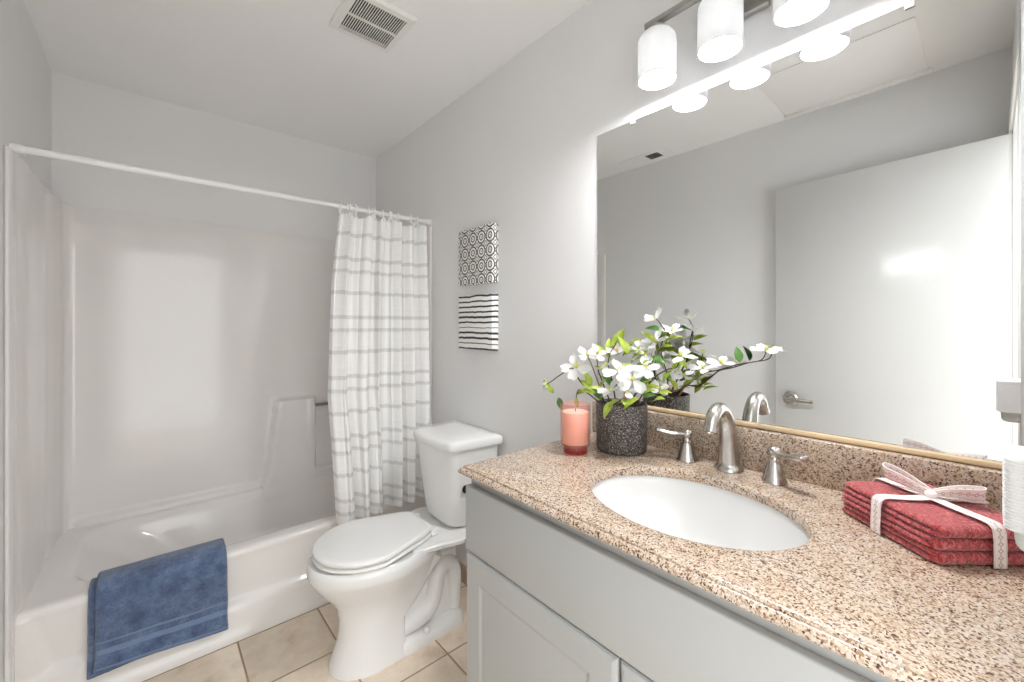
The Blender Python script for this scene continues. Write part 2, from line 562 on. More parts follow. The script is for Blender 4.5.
# ================================================================== ROOM SHELL
m = MB(); m.box(-W - 0.12, 0.12, -1.2, D + 0.12, -0.05, 0.0)
o = structure(m.build('floor', M['tile'])); tag(o, 'beige square stone tile floor with tan grout', 'floor')
m = MB(); m.box(-W - 0.12, 0.12, YF - 0.12, D + 0.12, H, H + 0.08)
o = structure(m.build('ceiling', M['ceiling'])); tag(o, 'plain off-white bathroom ceiling', 'ceiling')
m = MB(); m.box(0.0, 0.12, YF - 0.12, D + 0.12, 0, H)
o = structure(m.build('wall_right', M['wall'])); tag(o, 'pale grey wall behind the mirror, toilet and canvases', 'wall')
m = MB(); m.box(-W - 0.12, -W, YF - 0.12, D + 0.12, 0, H)
o = structure(m.build('wall_left', M['wall'])); tag(o, 'pale grey wall at the left tub end, seen in mirror behind the door', 'wall')
m = MB(); m.box(-W, 0.0, D, D + 0.12, 0, H)
o = structure(m.build('wall_back', M['wall'])); tag(o, 'pale grey wall above the back of the tub surround', 'wall')
DX0, DX1, DZ = -1.405, -0.575, 2.055
m = MB()
m.box(-W, DX0, YF - 0.12, YF, 0, H)
m.box(DX1, 0.0, YF - 0.12, YF, 0, H)
m.box(DX0, DX1, YF - 0.12, YF, DZ, H)
o = structure(m.build('wall_front', M['wall'])); tag(o, 'grey wall with the doorway, edge-on beside the mirror', 'wall')
m = MB()
m.box(DX0 - 0.0, DX0 + 0.016, YF - 0.12, YF + 0.002, 0, DZ, 0.002)
m.box(DX1 - 0.016, DX1, YF - 0.12, YF + 0.002, 0, DZ, 0.002)
m.box(DX0 + 0.016, DX1 - 0.016, YF - 0.12, YF + 0.002, DZ - 0.016, DZ, 0.002)
m.box(DX0 - 0.055, DX0 + 0.006, YF, YF + 0.012, 0, DZ + 0.05, 0.004)
m.box(DX1 - 0.006, DX1 + 0.045, YF, YF + 0.012, 0, DZ + 0.05, 0.004)
m.box(DX0 + 0.006, DX1 - 0.006, YF, YF + 0.012, DZ - 0.006, DZ + 0.05, 0.004)
o = structure(m.build('trim_1', M['trim_white'])); tag(o, 'white casing and jamb around the doorway', 'door casing')
m = MB(); m.box(-0.012, 0.0, 0.93, 1.995, 0.0, 0.085, 0.003)
o = structure(m.build('baseboard_right', M['tile_base'])); tag(o, 'tan tile base strip behind the toilet', 'baseboard')

# door leaf, swung open against the left wall (seen in the mirror)
hinge = Vector((-1.386, -0.0475, 0.0)); free = Vector((-1.462, 0.789, 0.0))
dd = (free - hinge).normalized(); dn = Vector((dd.y, -dd.x, 0))      # dn points into the room (+x)
def door_pt(s, t, z):
    return hinge + dd * s + dn * t + Vector((0, 0, z))
L = (free - hinge).length
rot = Matrix(((dd.x, dn.x, 0), (dd.y, dn.y, 0), (0, 0, 1)))
door = bpy.data.objects.new('door_1', None); COL.objects.link(door)
door.location = hinge; door['_base'] = tuple(hinge)
structure(tag(door, 'flush white door standing open, seen only in the mirror', 'door'))
def dbox(mb, s0, s1, t0, t1, z0, z1, bev):
    k = MB(); k.box(s0, s1, t0, t1, z0, z1, bev)
    mb.add([rot @ Vector(p) + hinge for p in k.v], k.f)
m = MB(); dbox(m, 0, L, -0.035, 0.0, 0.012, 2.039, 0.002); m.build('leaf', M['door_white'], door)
m = MB()
hz = 0.884
m.lathe([(0.037, 0), (0.037, 0.007), (0.030, 0.013), (0.013, 0.013), (0.012, 0.040)], door_pt(L - 0.075, 0, hz), 28, dn)
m.tube([door_pt(L - 0.075 + 0.008, 0.043, hz), door_pt(L - 0.10, 0.044, hz), door_pt(L - 0.15, 0.043, hz - 0.001), door_pt(L - 0.19, 0.040, hz - 0.002)],
       [0.013, 0.012, 0.0105, 0.009], 14)
h = m.build('lever_handle', M['nickel'], door); h['label'] = 'nickel lever handle on a round rose'
m = MB(); dbox(m, L - 0.0005, L + 0.002, -0.03, -0.006, hz - 0.028, hz + 0.028, 0.0)
m.build('latch_plate', M['nickel'], door)
m = MB()
for z in (0.25, 1.05, 1.85):
    m.tube([door_pt(0.004, -0.040, z - 0.045), door_pt(0.004, -0.040, z + 0.045)], 0.007, 10)
m.build('hinge_pin', M['trim_white'], door)

# ================================================================== TUB AND SURROUND (one moulded unit)
tub = thing('tub_shower_unit', 'white moulded bathtub and shower surround filling the far end of the room', 'bathtub', (-W / 2, YT, 0))
E = 0.001
xL, xR = -W + E, -E
m = MB()
def rrect(x0, x1, y0, y1, r, z, n=10):
    pts = []
    for cx, cy, a0 in ((x1 - r, y1 - r, 0), (x0 + r, y1 - r, 90), (x0 + r, y0 + r, 180), (x1 - r, y0 + r, 270)):
        for k in range(n + 1):
            a = radians(a0 + 90 * k / n)
            pts.append(Vector((cx + r * cos(a), cy + r * sin(a), z)))
    return pts
b0 = dict(x0=-1.40, x1=-0.10, y0=YT + 0.085, y1=2.715)
def inset(i, z, r, bk=0.0, left=0.0):
    return rrect(b0['x0'] + i + left, b0['x1'] - i, b0['y0'] + i, b0['y1'] - i, r, z)
rings = [rrect(xL, xR, YT + 0.022, D - E, 0.004, ZT),
         inset(-0.022, ZT, 0.15), inset(-0.008, ZT - 0.003, 0.15), inset(0.004, ZT - 0.015, 0.15),
         inset(0.014, ZT - 0.05, 0.15, left=0.02), inset(0.03, 0.25, 0.15, left=0.09), inset(0.05, 0.14, 0.14, left=0.17),
         inset(0.08, 0.085, 0.12, left=0.21), inset(0.13, 0.068, 0.10, left=0.22)]
m.loft(rings, True, False, True)
# apron
prof = [(YT + 0.022, ZT), (YT + 0.010, ZT - 0.002), (YT + 0.002, ZT - 0.010), (YT, ZT - 0.022)]
def apron(u, v):
    x = xL + (xR - xL) * u
    zs = [ZT, ZT - 0.003, ZT - 0.011, ZT - 0.024, 0.31, 0.26, 0.21, 0.16, 0.148, 0.138, 0.124, 0.10, 0.05, 0.012, 0.0]
    ys = [YT + 0.022, YT + 0.009, YT + 0.001, YT - 0.002, YT, YT + 0.001, YT + 0.002, YT + 0.003, YT + 0.001, YT - 0.009, YT - 0.020, YT - 0.026, YT - 0.036, YT - 0.048, YT - 0.050]
    k = v * (len(zs) - 1)
    i = min(int(k), len(zs) - 2)
    t = k - i
    z = zs[i] + (zs[i + 1] - zs[i]) * t
    y = ys[i] + (ys[i + 1] - ys[i]) * t
    # raised end posts with slanted inner edges
    if z < ZT - 0.02:
        lft = 1 - smoothstep(-1.505 + (ZT - z) * 0.26, -1.485 + (ZT - z) * 0.26, x)
        rgt = smoothstep(-0.05 - (ZT - z) * 0.26, -0.03 - (ZT - z) * 0.26, x)
        post = max(lft, rgt)
        y = min(y, y + (YT - 0.012 - y) * post) if z > 0.13 else y
    return Vector((x, y, z))
m.grid(apron, 120, 28)
m.build('tub', M['acrylic'], tub, angle=50)

# surround: wall panels as one U-shaped shell
m = MB()
YS = YT + 0.013
back_y = 2.772
def arc(c, r, a0, a1, n):
    return [(c[0] + r * cos(radians(a0 + (a1 - a0) * k / n)), c[1] + r * sin(radians(a0 + (a1 - a0) * k / n))) for k in range(n + 1)]
left_path = [(xL, 1.988), (xL + 0.003, 1.983), (xL + 0.009, 1.983), (xL + 0.013, 1.990), (xL + 0.014, 2.02), (xL + 0.014, 2.055), (xL + 0.016, 2.075), (xL + 0.020, 2.095)]
left_path += [(xL + 0.022, 2.20), (xL + 0.022, 2.35), (xL + 0.022, 2.45), (xL + 0.0235, 2.48), (xL + 0.027, 2.51), (xL + 0.033, 2.60), (xL + 0.040, 2.715)]
left_path += [(xL + 0.0425, 2.742), (xL + 0.047, 2.757), (xL + 0.055, 2.767), (xL + 0.068, back_y)]
mid = [(xL + 0.068 + (xR - xL - 0.136) * k / 120, back_y) for k in range(1, 120)]
right_path = [(xL + xR - p[0], 2.036 + (p[1] - 1.983) * 0.53 if p[1] < 2.096 else p[1]) for p in reversed(left_path)]
path = left_path + mid + right_path
def bump_y(x, z):
    """moulded soap pedestal and niche on the back panel"""
    def ramp(a, b, v): return smoothstep(a, b, v)
    edge = interp([0.35, 0.43, 0.846], [-0.705, -0.672, -0.628], z)
    post1 = ramp(edge - 0.012, edge + 0.012, x) * (1 - ramp(-0.425, -0.405, x)) * (1 - ramp(0.835, 0.852, z))
    block = ramp(edge - 0.012, edge + 0.012, x) * (1 - ramp(0.396, 0.412, z))
    post2 = ramp(-0.215, -0.195, x) * (1 - ramp(0.835, 0.852, z))
    hgt = max(post1, block, post2) * 0.062
    # shallow shelf hollow in the pedestal face
    inn = interp([0.40, 0.84], [0.02, 0.035], z)
    hol = ramp(edge + inn, edge + inn + 0.02, x) * (1 - ramp(-0.47, -0.45, x)) * ramp(0.45, 0.50, z) * (1 - ramp(0.835, 0.86, z))
    hgt -= hol * 0.006
    # ledge along the bottom of the panel
    hgt = max(hgt, 0.030 * (1 - ramp(0.362, 0.392, z)))
    if z < ZT - 0.003:     # the pedestal runs down into the tub wall
        inb = ramp(-0.73, -0.69, x)
        hgt = inb * interp([0.255, 0.30, ZT], [0.0795, 0.0765, 0.062], z) + (1 - inb) * 0.030
    hgt *= ramp(xL + 0.05, xL + 0.12, x) * (1 - ramp(xR - 0.12, xR - 0.05, x))
    # the panel leans back in a roll along its top edge
    hgt -= 0.016 * ramp(1.735, 1.835, z)
    return hgt
zl = [0.255, 0.28, 0.30, 0.32, 0.335] + [ZT - 0.002 + (0.42 - ZT + 0.002) * k / 14 for k in range(15)]
zl += [0.42 + (0.80 - 0.42) * k / 16 for k in range(1, 17)] + [0.80 + 0.07 * k / 10 for k in range(1, 11)]
zl += [0.87 + (1.72 - 0.87) * k / 8 for k in range(1, 9)] + [1.735, 1.75, 1.765, 1.78, 1.795, 1.81, 1.822, 1.832]
rings = []
nL = len(left_path)
for z in zl:
    r = []
    for i, (x, y) in enumerate(path):
        if nL - 1 <= i < len(path) - nL + 1:
            y = y - bump_y(x, z)
        top = 0
        r.append(Vector((x, y + 0, z)))
    rings.append(r)
# top lip back to the wall
lip = []
for i, (x, y) in enumerate(path):
    f = min(1.0, max(0.0, (x - (xL + 0.13)) / 1e-6)) if x < -W / 2 else 1.0
    if x < xL + 0.069:
        q = Vector((xL, y, 1.835)) if y < 2.70 else Vector((xL + (x - xL) * (y - 2.70) / 0.072, y + (D - E - y) * (y - 2.70) / 0.072, 1.835))
    elif x > xR - 0.069:
        xx = xL + xR - x
        q = Vector((xR, y, 1.835)) if y < 2.70 else Vector((xR - (xx - xL) * (y - 2.70) / 0.072, y + (D - E - y) * (y - 2.70) / 0.072, 1.835))
    else:
        q = Vector((x, D - E, 1.835))
    lip.append(q)
rings.append(lip)
m.loft(rings, False)
m.box(xL, xL + 0.0135, 1.9845, YT - 0.006, 0.001, 0.256, 0.003)
m.build('surround_panel', M['acrylic'], tub, angle=60)
m = MB()
m.tube([(-0.43, back_y - 0.035, 0.79), (-0.19, back_y - 0.035, 0.79)], 0.009, 14)
g = m.build('grab_bar', M['bar_grey'], tub); g['label'] = 'grey metal bar across the soap niche'

# ------------------------------------------------------------------ curtain rod
YR, ZR = 2.06, 1.858
rod = thing('curtain_rod', 'white shower curtain rod spanning the tub opening wall to wall', 'curtain rod', (-W / 2, YR, ZR))
m = MB(); m.tube([(-W + 0.004, YR, ZR - 0.006), (-0.70, YR, ZR - 0.003)], 0.0122, 18); m.tube([(-0.72, YR, ZR - 0.003), (-0.004, YR, ZR)], 0.0105, 18)
m.build('rod', M['rod'], rod)
for x0, sx in ((-W + 0.001, 1), (-0.001, -1)):
    m = MB(); m.lathe([(0.0160, 0), (0.0160, 0.016), (0.014, 0.028), (0.012, 0.032)], (x0, YR, ZR - (0.006 if sx > 0 else 0)), 24, (sx, 0, 0))
    m.build('end_flange', M['rod'], rod)

# ------------------------------------------------------------------ shower curtain
cur = thing('shower_curtain', 'white sheer shower curtain with grey fringed stripes, bunched beside the toilet', 'curtain', (-0.28, YR, 0.36))
NH = 12
hook_u = [0.02, 0.075, 0.13, 0.195, 0.32, 0.395, 0.485, 0.57, 0.61, 0.70, 0.855, 0.955]
def cur_x(u, s):     # s: 0 top .. 1 bottom
    xl = interp([0, 0.25, 0.6, 1.0], [-0.500, -0.535, -0.560, -0.525], s)
    xr = interp([0, 0.3, 0.7, 1.0], [-0.060, -0.052, -0.064, -0.075], s)
    return xl + (xr - xl) * u
def fold(u, s):
    a = 0.0
    w = u + 0.020 * sin(2 * pi * (u * 2.3 + 0.3 * s))
    q = sin(2 * pi * (w * 5.6 + 0.10 + 0.10 * s))
    a += 0.038 * (abs(q) ** 0.75) * (1 if q > 0 else -1)
    a += 0.011 * sin(2 * pi * (w * 11.3 + 0.35 - 0.15 * s)) + 0.006 * sin(2 * pi * (u * 19.0 + 0.2 + 0.15 * s))
    a += 0.022 * smoothstep(0.45, 0.52, u) * (1 - smoothstep(0.52, 0.60, u)) * (s + 0.2)
    for cu, cd, cw in ((0.125, 0.030, 0.010), (0.235, 0.022, 0.012), (0.335, 0.026, 0.010), (0.615, 0.030, 0.011), (0.715, 0.018, 0.010), (0.845, 0.032, 0.012)):
        a += cd * math.exp(-((u - cu - 0.018 * sin(3 * s + cu * 20)) / cw) ** 2) * (0.55 + 0.45 * sin(2.2 * s + cu * 9))
    # heavy crease towards the left of the middle
    a += 0.034 * math.exp(-((u - 0.47 - 0.03 * s) / 0.016) ** 2)
    return a
ZTOP, ZBOT = ZR - 0.022, 0.345
def curtain_pt(u, v):
    s = v
    top_sag = 0.0
    dmin = min(abs(u - h) for h in hook_u)
    top_sag = min(0.024, dmin * 0.75) * (1 - smoothstep(0, 0.07, s)) 
    zb = ZBOT + 0.03 * u
    z = ZTOP - top_sag - (ZTOP - zb) * s
    yc = YR - 0.012 - 0.048 * smoothstep(0.15, 0.9, s)
    amp = 0.75 + 0.25 * s
    y = yc + fold(u, s) * amp - 0.012
    p = ((z - 0.508) / 0.2855) % 1.0
    tuft = 0.0
    for c in (0.0, 0.365, 0.583, 1.0):
        tuft = max(tuft, 1 - abs(p - c) / 0.03)
    y -= 0.0025 * max(0, tuft)
    ex = 0.0035 * max(0, tuft) * (random.random()) * (-1 if u < 0.5 else 1) if u in (0.0, 1.0) else 0
    x = cur_x(u, s) + ex + 0.006 * sin(2 * pi * (u * 12 + 0.3))
    if s > 0.7:
        y = min(y, YT - 0.006 - (0.03 if z < 0.14 else 0))
    return Vector((x, y, z))
m = MB(); m.grid(curtain_pt, 220, 260)
m.build('cloth', M['curtain'], cur, angle=180)
for u in hook_u:
    m = MB()
    x = cur_x(u, 0) + 0.006 * sin(2 * pi * (u * 12 + 0.3))
    c = curtain_pt(u, 0.004)
    pts = []
    for k in range(17):
        a = radians(-90 + 360 * k / 16)
        pts.append((x, YR + 0.0175 * cos(a) * 0.92, ZR - 0.004 + 0.0215 * sin(a)))
    m.tube(pts[:-1] + [pts[0]], 0.0048, 8, cap=False, flat=0.7)
    m.tube([(x, YR - 0.002, ZR - 0.020), (x, (YR + c.y) / 2, (ZR - 0.020 + c.z - 0.012) / 2), (x, c.y - 0.003, c.z - 0.014)], [0.006, 0.007, 0.008], 8)
    m.build('hook', M['rod'], cur)

# ------------------------------------------------------------------ blue towel over the tub rim
tw = thing('bath_towel', 'folded blue bath towel with two woven bands hanging over the tub rim', 'towel', (-1.14, YT, ZT))
def towel_layer(name, x0, x1, off, zbot_l, zbot_r, thick, seed, skew=0.0):
    m = MB()
    prof = []   # path from the inside of the tub over the rim and down the front
    inner = [(YT + 0.086, ZT + 0.0045 + off), (YT + 0.082, ZT + 0.005 + off), (YT + 0.076, ZT + 0.006 + off), (YT + 0.06, ZT + 0.007 + off), (YT + 0.03, ZT + 0.008 + off),
             (YT + 0.008, ZT + 0.004 + off), (YT - 0.006 - off * 0.7, ZT - 0.008 + off * 0.4), (YT - 0.012 - off, ZT - 0.035)]
    def pt(u, v, side):
        zb = zbot_l + (zbot_r - zbot_l) * u
        if v < 0.32:
            k = v / 0.32 * (len(inner) - 1)
            i = min(int(k), len(inner) - 2); t = k - i
            y = inner[i][0] + (inner[i + 1][0] - inner[i][0]) * t
            z = inner[i][1] + (inner[i + 1][1] - inner[i][1]) * t
        else:
            t = (v - 0.32) / 0.68
            z = (ZT - 0.035) + (zb - (ZT - 0.035)) * t
            y = YT - 0.012 - off - 0.014 * t - (0.020 * smoothstep(0.75, 1.0, t))
        x = x0 + (x1 - x0) * u + skew * max(0, v - 0.3) 
        n1 = noise.noise(Vector((x * 9, z * 9, seed)))
        n2 = noise.noise(Vector((x * 28, z * 28, seed + 5)))
        y += (n1 * 0.004 + n2 * 0.0015) * (1 if v > 0.3 else 0)
        z += (n1 * 0.002) * (1 if v < 0.3 else 0)
        x += 0.003 * noise.noise(Vector((z * 14, u * 2, seed + 9)))
        if side:
            if v < 0.06: return Vector((x, y + thick, z))
            if v < 0.26: return Vector((x, y, z + thick))
            if v < 0.36:
                t = (v - 0.26) / 0.10
                return Vector((x, y - thick * t, z + thick * (1 - t)))
            return Vector((x, y - thick, z))
        return Vector((x, y, z))
    nu, nv = 50, 80
    outer = lambda u, v: pt(u, v, 1)
    innr = lambda u, v: pt(u, v, 0)
    rings = []
    uvs = []
    for j in range(nv + 1):
        v = j / nv
        r = [outer(i / nu, v) for i in range(nu + 1)]
        a, b = outer(1, v), innr(1, v)
        r.append((a + b) / 2 + Vector((thick * 0.45, 0, 0)))
        r += [innr(1 - i / nu, v) for i in range(nu + 1)]
        a, b = outer(0, v), innr(0, v)
        r.append((a + b) / 2 - Vector((thick * 0.45, 0, 0)))
        rings.append(r)
        uvs += [(0.0, (v - 0.32) / 0.68)] * len(r)
    m.loft(rings, True, True, True, uvs)
    return m.build(name, M['towel'], tw, angle=180, uv=True)
towel_layer('inner_fold', -1.342, -0.972, 0.001, 0.085, 0.100, 0.010, 3)
towel_layer('outer_fold', -1.322, -0.955, 0.0165, 0.108, 0.078, 0.012, 1)

# ================================================================== TOILET
TY = 1.60
toi = thing('toilet', 'white two-piece toilet with closed lid between the tub and vanity', 'toilet', (-0.40, TY, 0))
def egg(xf, xb, hw, z, n=56, back=3.2, wide=0.56, pinch=0.0):
    """plan outline: round front at xf, squarer back at xb, half width hw"""
    xc = xf + (xb - xf) * wide
    pts = []
    for k in range(n):
        a = 2 * pi * k / n
        c, s = cos(a), sin(a)
        if c < 0:
            x = xc + (xc - xf) * c
            y = hw * s
        else:
            e = 2.0 / back
            x = xc + (xb - xc) * (abs(c) ** e)
            y = hw * (1 if s > 0 else -1) * (abs(s) ** e)
            y *= 1 - pinch * (x - xc) / (xb - xc)
        pts.append(Vector((x, TY + y, z)))
    return pts
m = MB()
RZ = 0.412     # rim height
rings = [egg(-0.60, -0.40, 0.08, RZ - 0.02), egg(-0.740, -0.27, 0.170, RZ - 0.003, pinch=0.35), egg(-0.750, -0.262, 0.180, RZ - 0.001, pinch=0.3), egg(-0.757, -0.258, 0.187, RZ - 0.008, pinch=0.3),
         egg(-0.759, -0.255, 0.189, RZ - 0.024, pinch=0.3), egg(-0.758, -0.255, 0.188, RZ - 0.046, pinch=0.3), egg(-0.752, -0.256, 0.182, RZ - 0.060, pinch=0.3), egg(-0.736, -0.26, 0.166, RZ - 0.085, pinch=0.3),
         egg(-0.716, -0.27, 0.150, RZ - 0.115, pinch=0.25), egg(-0.686, -0.28, 0.131, RZ - 0.148, pinch=0.2), egg(-0.660, -0.30, 0.116, RZ - 0.185, pinch=0.15),
         egg(-0.650, -0.36, 0.105, RZ - 0.23, back=4), egg(-0.648, -0.42, 0.100, 0.14, back=7), egg(-0.652, -0.425, 0.101, 0.10, back=9),
         egg(-0.668, -0.425, 0.107, 0.05, back=9), egg(-0.684, -0.425, 0.116, 0.012, back=9), egg(-0.686, -0.425, 0.117, 0.0, back=9)]
m.loft(rings, True, True, True)
# rear deck under the tank
def deck(z, gx, gy, gf=0.0):
    out = []
    P = [(-0.42 + gf, 0.155), (-0.36 + gf, 0.160), (-0.30 + gf * .5, 0.172), (-0.25, 0.186), (-0.225, 0.190), (-0.20, 0.186), (-0.17, 0.172), (-0.06, 0.165), (-0.045, 0.155)]
    for x, y in P: out.append(Vector((x + gx * (1 if x > -0.2 else 0), TY + y - gy, z)))
    for x, y in reversed(P): out.append(Vector((x + gx * (1 if x > -0.2 else 0), TY - y + gy, z)))
    return out
m.loft([deck(0.335, 0, 0.085, 0.06), deck(0.36, 0, 0.05, 0.03), deck(0.385, 0, 0.012), deck(0.392, 0, 0.002), deck(RZ - 0.006, 0, 0.0), deck(RZ - 0.001, -0.0, 0.005)], True, True, True)
# rear web, foot plate and moulded trapway
m.loft([[Vector((x, TY + sy * hw, z)) for x, sy in ((-0.45, -1), (-0.17, -1), (-0.17, 1), (-0.45, 1))] for z, hw in ((0.04, 0.062), (0.20, 0.055), (0.36, 0.06))], True, True, True)
foot = lambda z, g: rrect(-0.47, -0.145 - g, TY - 0.118 + g, TY + 0.118 - g, 0.05, z, 8)
m.loft([foot(0.0, 0), foot(0.022, 0.001), foot(0.036, 0.006), foot(0.044, 0.020), foot(0.047, 0.05)], True, True, True)
for sy in (-1, 1):
    tp = catmull([(-0.45, TY + sy * 0.058, 0.070), (-0.40, TY + sy * 0.062, 0.076), (-0.345, TY + sy * 0.064, 0.086), (-0.300, TY + sy * 0.064, 0.118), (-0.279, TY + sy * 0.062, 0.170),
                  (-0.266, TY + sy * 0.060, 0.222), (-0.236, TY + sy * 0.058, 0.258), (-0.200, TY + sy * 0.056, 0.248), (-0.180, TY + sy * 0.052, 0.200), (-0.176, TY + sy * 0.048, 0.120), (-0.176, TY + sy * 0.046, 0.050)], 6)
    m.tube(tp, [interp([0, 0.25, 0.5, 0.8, 1.0], [0.030, 0.036, 0.034, 0.035, 0.030], i / (len(tp) - 1)) for i in range(len(tp))], 18)
    tp = catmull([(-0.47, TY + sy * 0.076, 0.130), (-0.425, TY + sy * 0.074, 0.165), (-0.375, TY + sy * 0.074, 0.225), (-0.325, TY + sy * 0.082, 0.290), (-0.29, TY + sy * 0.10, 0.345)], 6)
    m.tube(tp, [0.018 + 0.010 * i / (len(tp) - 1) for i in range(len(tp))], 14)
m.build('bowl', M['porcelain'], toi, angle=45)
for sy in (-1, 1):
    m = MB(); m.lathe([(0.0145, 0), (0.0145, 0.008), (0.012, 0.015), (0.006, 0.019), (0.001, 0.020)], (-0.338, TY + sy * 0.102, 0.040), 18, cap0=True)
    m.build('bolt_cap', M['seat_plastic'], toi)
def seat_ring(grow, z, xb=-0.306):
    return egg(-0.738 - grow, xb + grow * 0.4, 0.183 + grow, z, 96, 9.0, 0.46, 0.43)
m = MB()
m.loft([seat_ring(-0.020, RZ + 0.0005), seat_ring(-0.019, RZ + 0.0045), seat_ring(-0.001, RZ + 0.0060), seat_ring(0.002, RZ + 0.009), seat_ring(0.002, RZ + 0.014), seat_ring(-0.001, RZ + 0.0172), seat_ring(-0.012, RZ + 0.0180), seat_ring(-0.03, RZ + 0.0180)], True, True, True)
m.build('seat', M['seat_plastic'], toi, angle=60)
m = MB()
m.loft([seat_ring(-0.022, RZ + 0.0185), seat_ring(-0.021, RZ + 0.0230), seat_ring(-0.002, RZ + 0.0245), seat_ring(0.001, RZ + 0.0270), seat_ring(0.0015, RZ + 0.0350), seat_ring(-0.001, RZ + 0.0400), seat_ring(-0.006, RZ + 0.0430), seat_ring(-0.018, RZ + 0.0445), seat_ring(-0.06, RZ + 0.0458), seat_ring(-0.12, RZ + 0.0465)], True, True, True)
m.build('lid', M['seat_plastic'], toi, angle=60)
for sy in (-1, 1):
    m = MB(); m.box(-0.312, -0.278, TY + sy * 0.077 - 0.019, TY + sy * 0.077 + 0.019, RZ, RZ + 0.030, 0.006, 3)
    m.build('seat_hinge', M['seat_plastic'], toi)
# tank
def tank_ring(xf, xb, hf, hb, z, bow, r=0.035):
    """front edge at xf bowed outwards by bow, back at xb; half widths front/back"""
    pts = []
    n = 24
    # front from y=-hf to +hf
    fr = [(xf - bow * (1 - (2 * k / n - 1) ** 2), -hf + 2 * hf * k / n) for k in range(n + 1)]
    poly = fr + [(xb, hb), (xb, -hb)]
    # round the corners by chaikin on the corner points
    for _ in range(1):
        pass
    def corner(p, a, b, rad, n=7):
        p, a, b = Vector(p), Vector(a), Vector(b)
        da, db = (a - p).normalized(), (b - p).normalized()
        s, e = p + da * rad, p + db * rad
        return [(s * (1 - t) ** 2 + p * 2 * t * (1 - t) + e * t * t) for t in [k / n for k in range(n + 1)]]
    slope_l = Vector((fr[0][0], fr[0][1]))
    keep = [f for f in fr if abs(f[1]) < hf - r * 0.99]
    keep = [(xf - bow * (1 - (y / hf) ** 2), y) for y in [-(hf - r) + 2 * (hf - r) * k / n for k in range(n + 1)]]
    c1 = corner(fr[0], (xb, -hb), keep[0], r)
    c2 = corner(fr[-1], keep[-1], (xb, hb), r)
    rb = 0.02
    c3 = corner((xb, hb), fr[-1], (xb, -hb), rb)
    c4 = corner((xb, -hb), (xb, hb), fr[0], rb)
    out = c1[:-1] + [Vector(p) for p in keep] + c2[1:] + c3 + c4
    return [Vector((p[0], TY + p[1], z)) for p in out]
m = MB()
ZB = RZ + 0.001
m.loft([tank_ring(-0.20, -0.06, 0.09, 0.10, ZB, 0.010, 0.05), tank_ring(-0.215, -0.045, 0.118, 0.125, ZB + 0.008, 0.012, 0.055), tank_ring(-0.224, -0.038, 0.132, 0.142, ZB + 0.030, 0.014, 0.05),
        tank_ring(-0.232, -0.030, 0.142, 0.158, 0.55, 0.016, 0.040), tank_ring(-0.240, -0.026, 0.150, 0.172, 0.66, 0.018, 0.032), tank_ring(-0.246, -0.024, 0.156, 0.184, 0.762, 0.020, 0.028)], True, True, True)
m.build('tank', M['porcelain'], toi, angle=40)
m = MB()
m.loft([tank_ring(-0.247, -0.022, 0.158, 0.188, 0.761, 0.022, 0.026), tank_ring(-0.260, -0.012, 0.166, 0.200, 0.764, 0.024, 0.024), tank_ring(-0.262, -0.010, 0.168, 0.202, 0.772, 0.024, 0.024),
        tank_ring(-0.261, -0.011, 0.167, 0.201, 0.789, 0.024, 0.024), tank_ring(-0.255, -0.015, 0.162, 0.196, 0.798, 0.024, 0.024), tank_ring(-0.240, -0.03, 0.15, 0.18, 0.804, 0.022, 0.03), tank_ring(-0.19, -0.08, 0.09, 0.10, 0.807, 0.012, 0.03)], True, True, True)
m.build('tank_lid', M['porcelain'], toi, angle=50)
m = MB(); m.lathe([(0.016, 0), (0.016, 0.006), (0.010, 0.010)], (-0.188, TY - 0.1555, 0.595), 20, (0.12, -1, 0))
k = m.build('side_cap', M['dark'], toi); k['label'] = 'small black round cap on the tank side'

# ================================================================== VANITY CABINET
VX, VY = -0.557, 0.908       # front faces and left side
van = thing('vanity_cabinet', 'light grey vanity cabinet with a wide false drawer above two doors', 'cabinet', (-0.28, 0.42, 0))
YV0 = YF + 0.002
m = MB()
m.box(VX + 0.020, VX + 0.040, YV0, VY, 0.10, 0.893, 0.001)
m.box(VX + 0.040, -0.002, VY - 0.018, VY, 0.10, 0.893, 0.001)
m.box(VX + 0.040, -0.002, YV0, YV0 + 0.018, 0.10, 0.893, 0.001)
m.box(VX + 0.040, -0.002, YV0 + 0.018, VY - 0.018, 0.10, 0.12)
m.box(-0.010, -0.002, YV0 + 0.018, VY - 0.018, 0.12, 0.893)
m.box(VX + 0.075, -0.002, YV0, VY - 0.003, 0.0, 0.10)
m.build('carcass', M['cabinet'], van)
m = MB(); m.box(VX, VX + 0.0195, YV0 + 0.006, VY, 0.693, 0.862, 0.004, 3)
m.build('drawer_front', M['cabinet'], van)
def cab_door(y0, y1, z0, z1):
    m = MB()
    def rect(iy, iz, x): return [Vector((x, y0 + iy, z0 + iz)), Vector((x, y1 - iy, z0 + iz)), Vector((x, y1 - iy, z1 - iz)), Vector((x, y0 + iy, z1 - iz))]
    seq = [(0, VX + 0.0195), (0, VX + 0.007), (0.003, VX + 0.003), (0.010, VX), (0.060, VX), (0.064, VX + 0.0015), (0.070, VX + 0.003), (0.076, VX + 0.0028), (0.105, VX + 0.0008), (0.112, VX + 0.0005)]
    m.loft([rect(i, i, x) for i, x in seq], True, True, True)
    return m.build('door', M['cabinet'], van, angle=12)
cab_door(0.437, VY, 0.11, 0.686)
cab_door(YV0 + 0.006, 0.431, 0.11, 0.686)

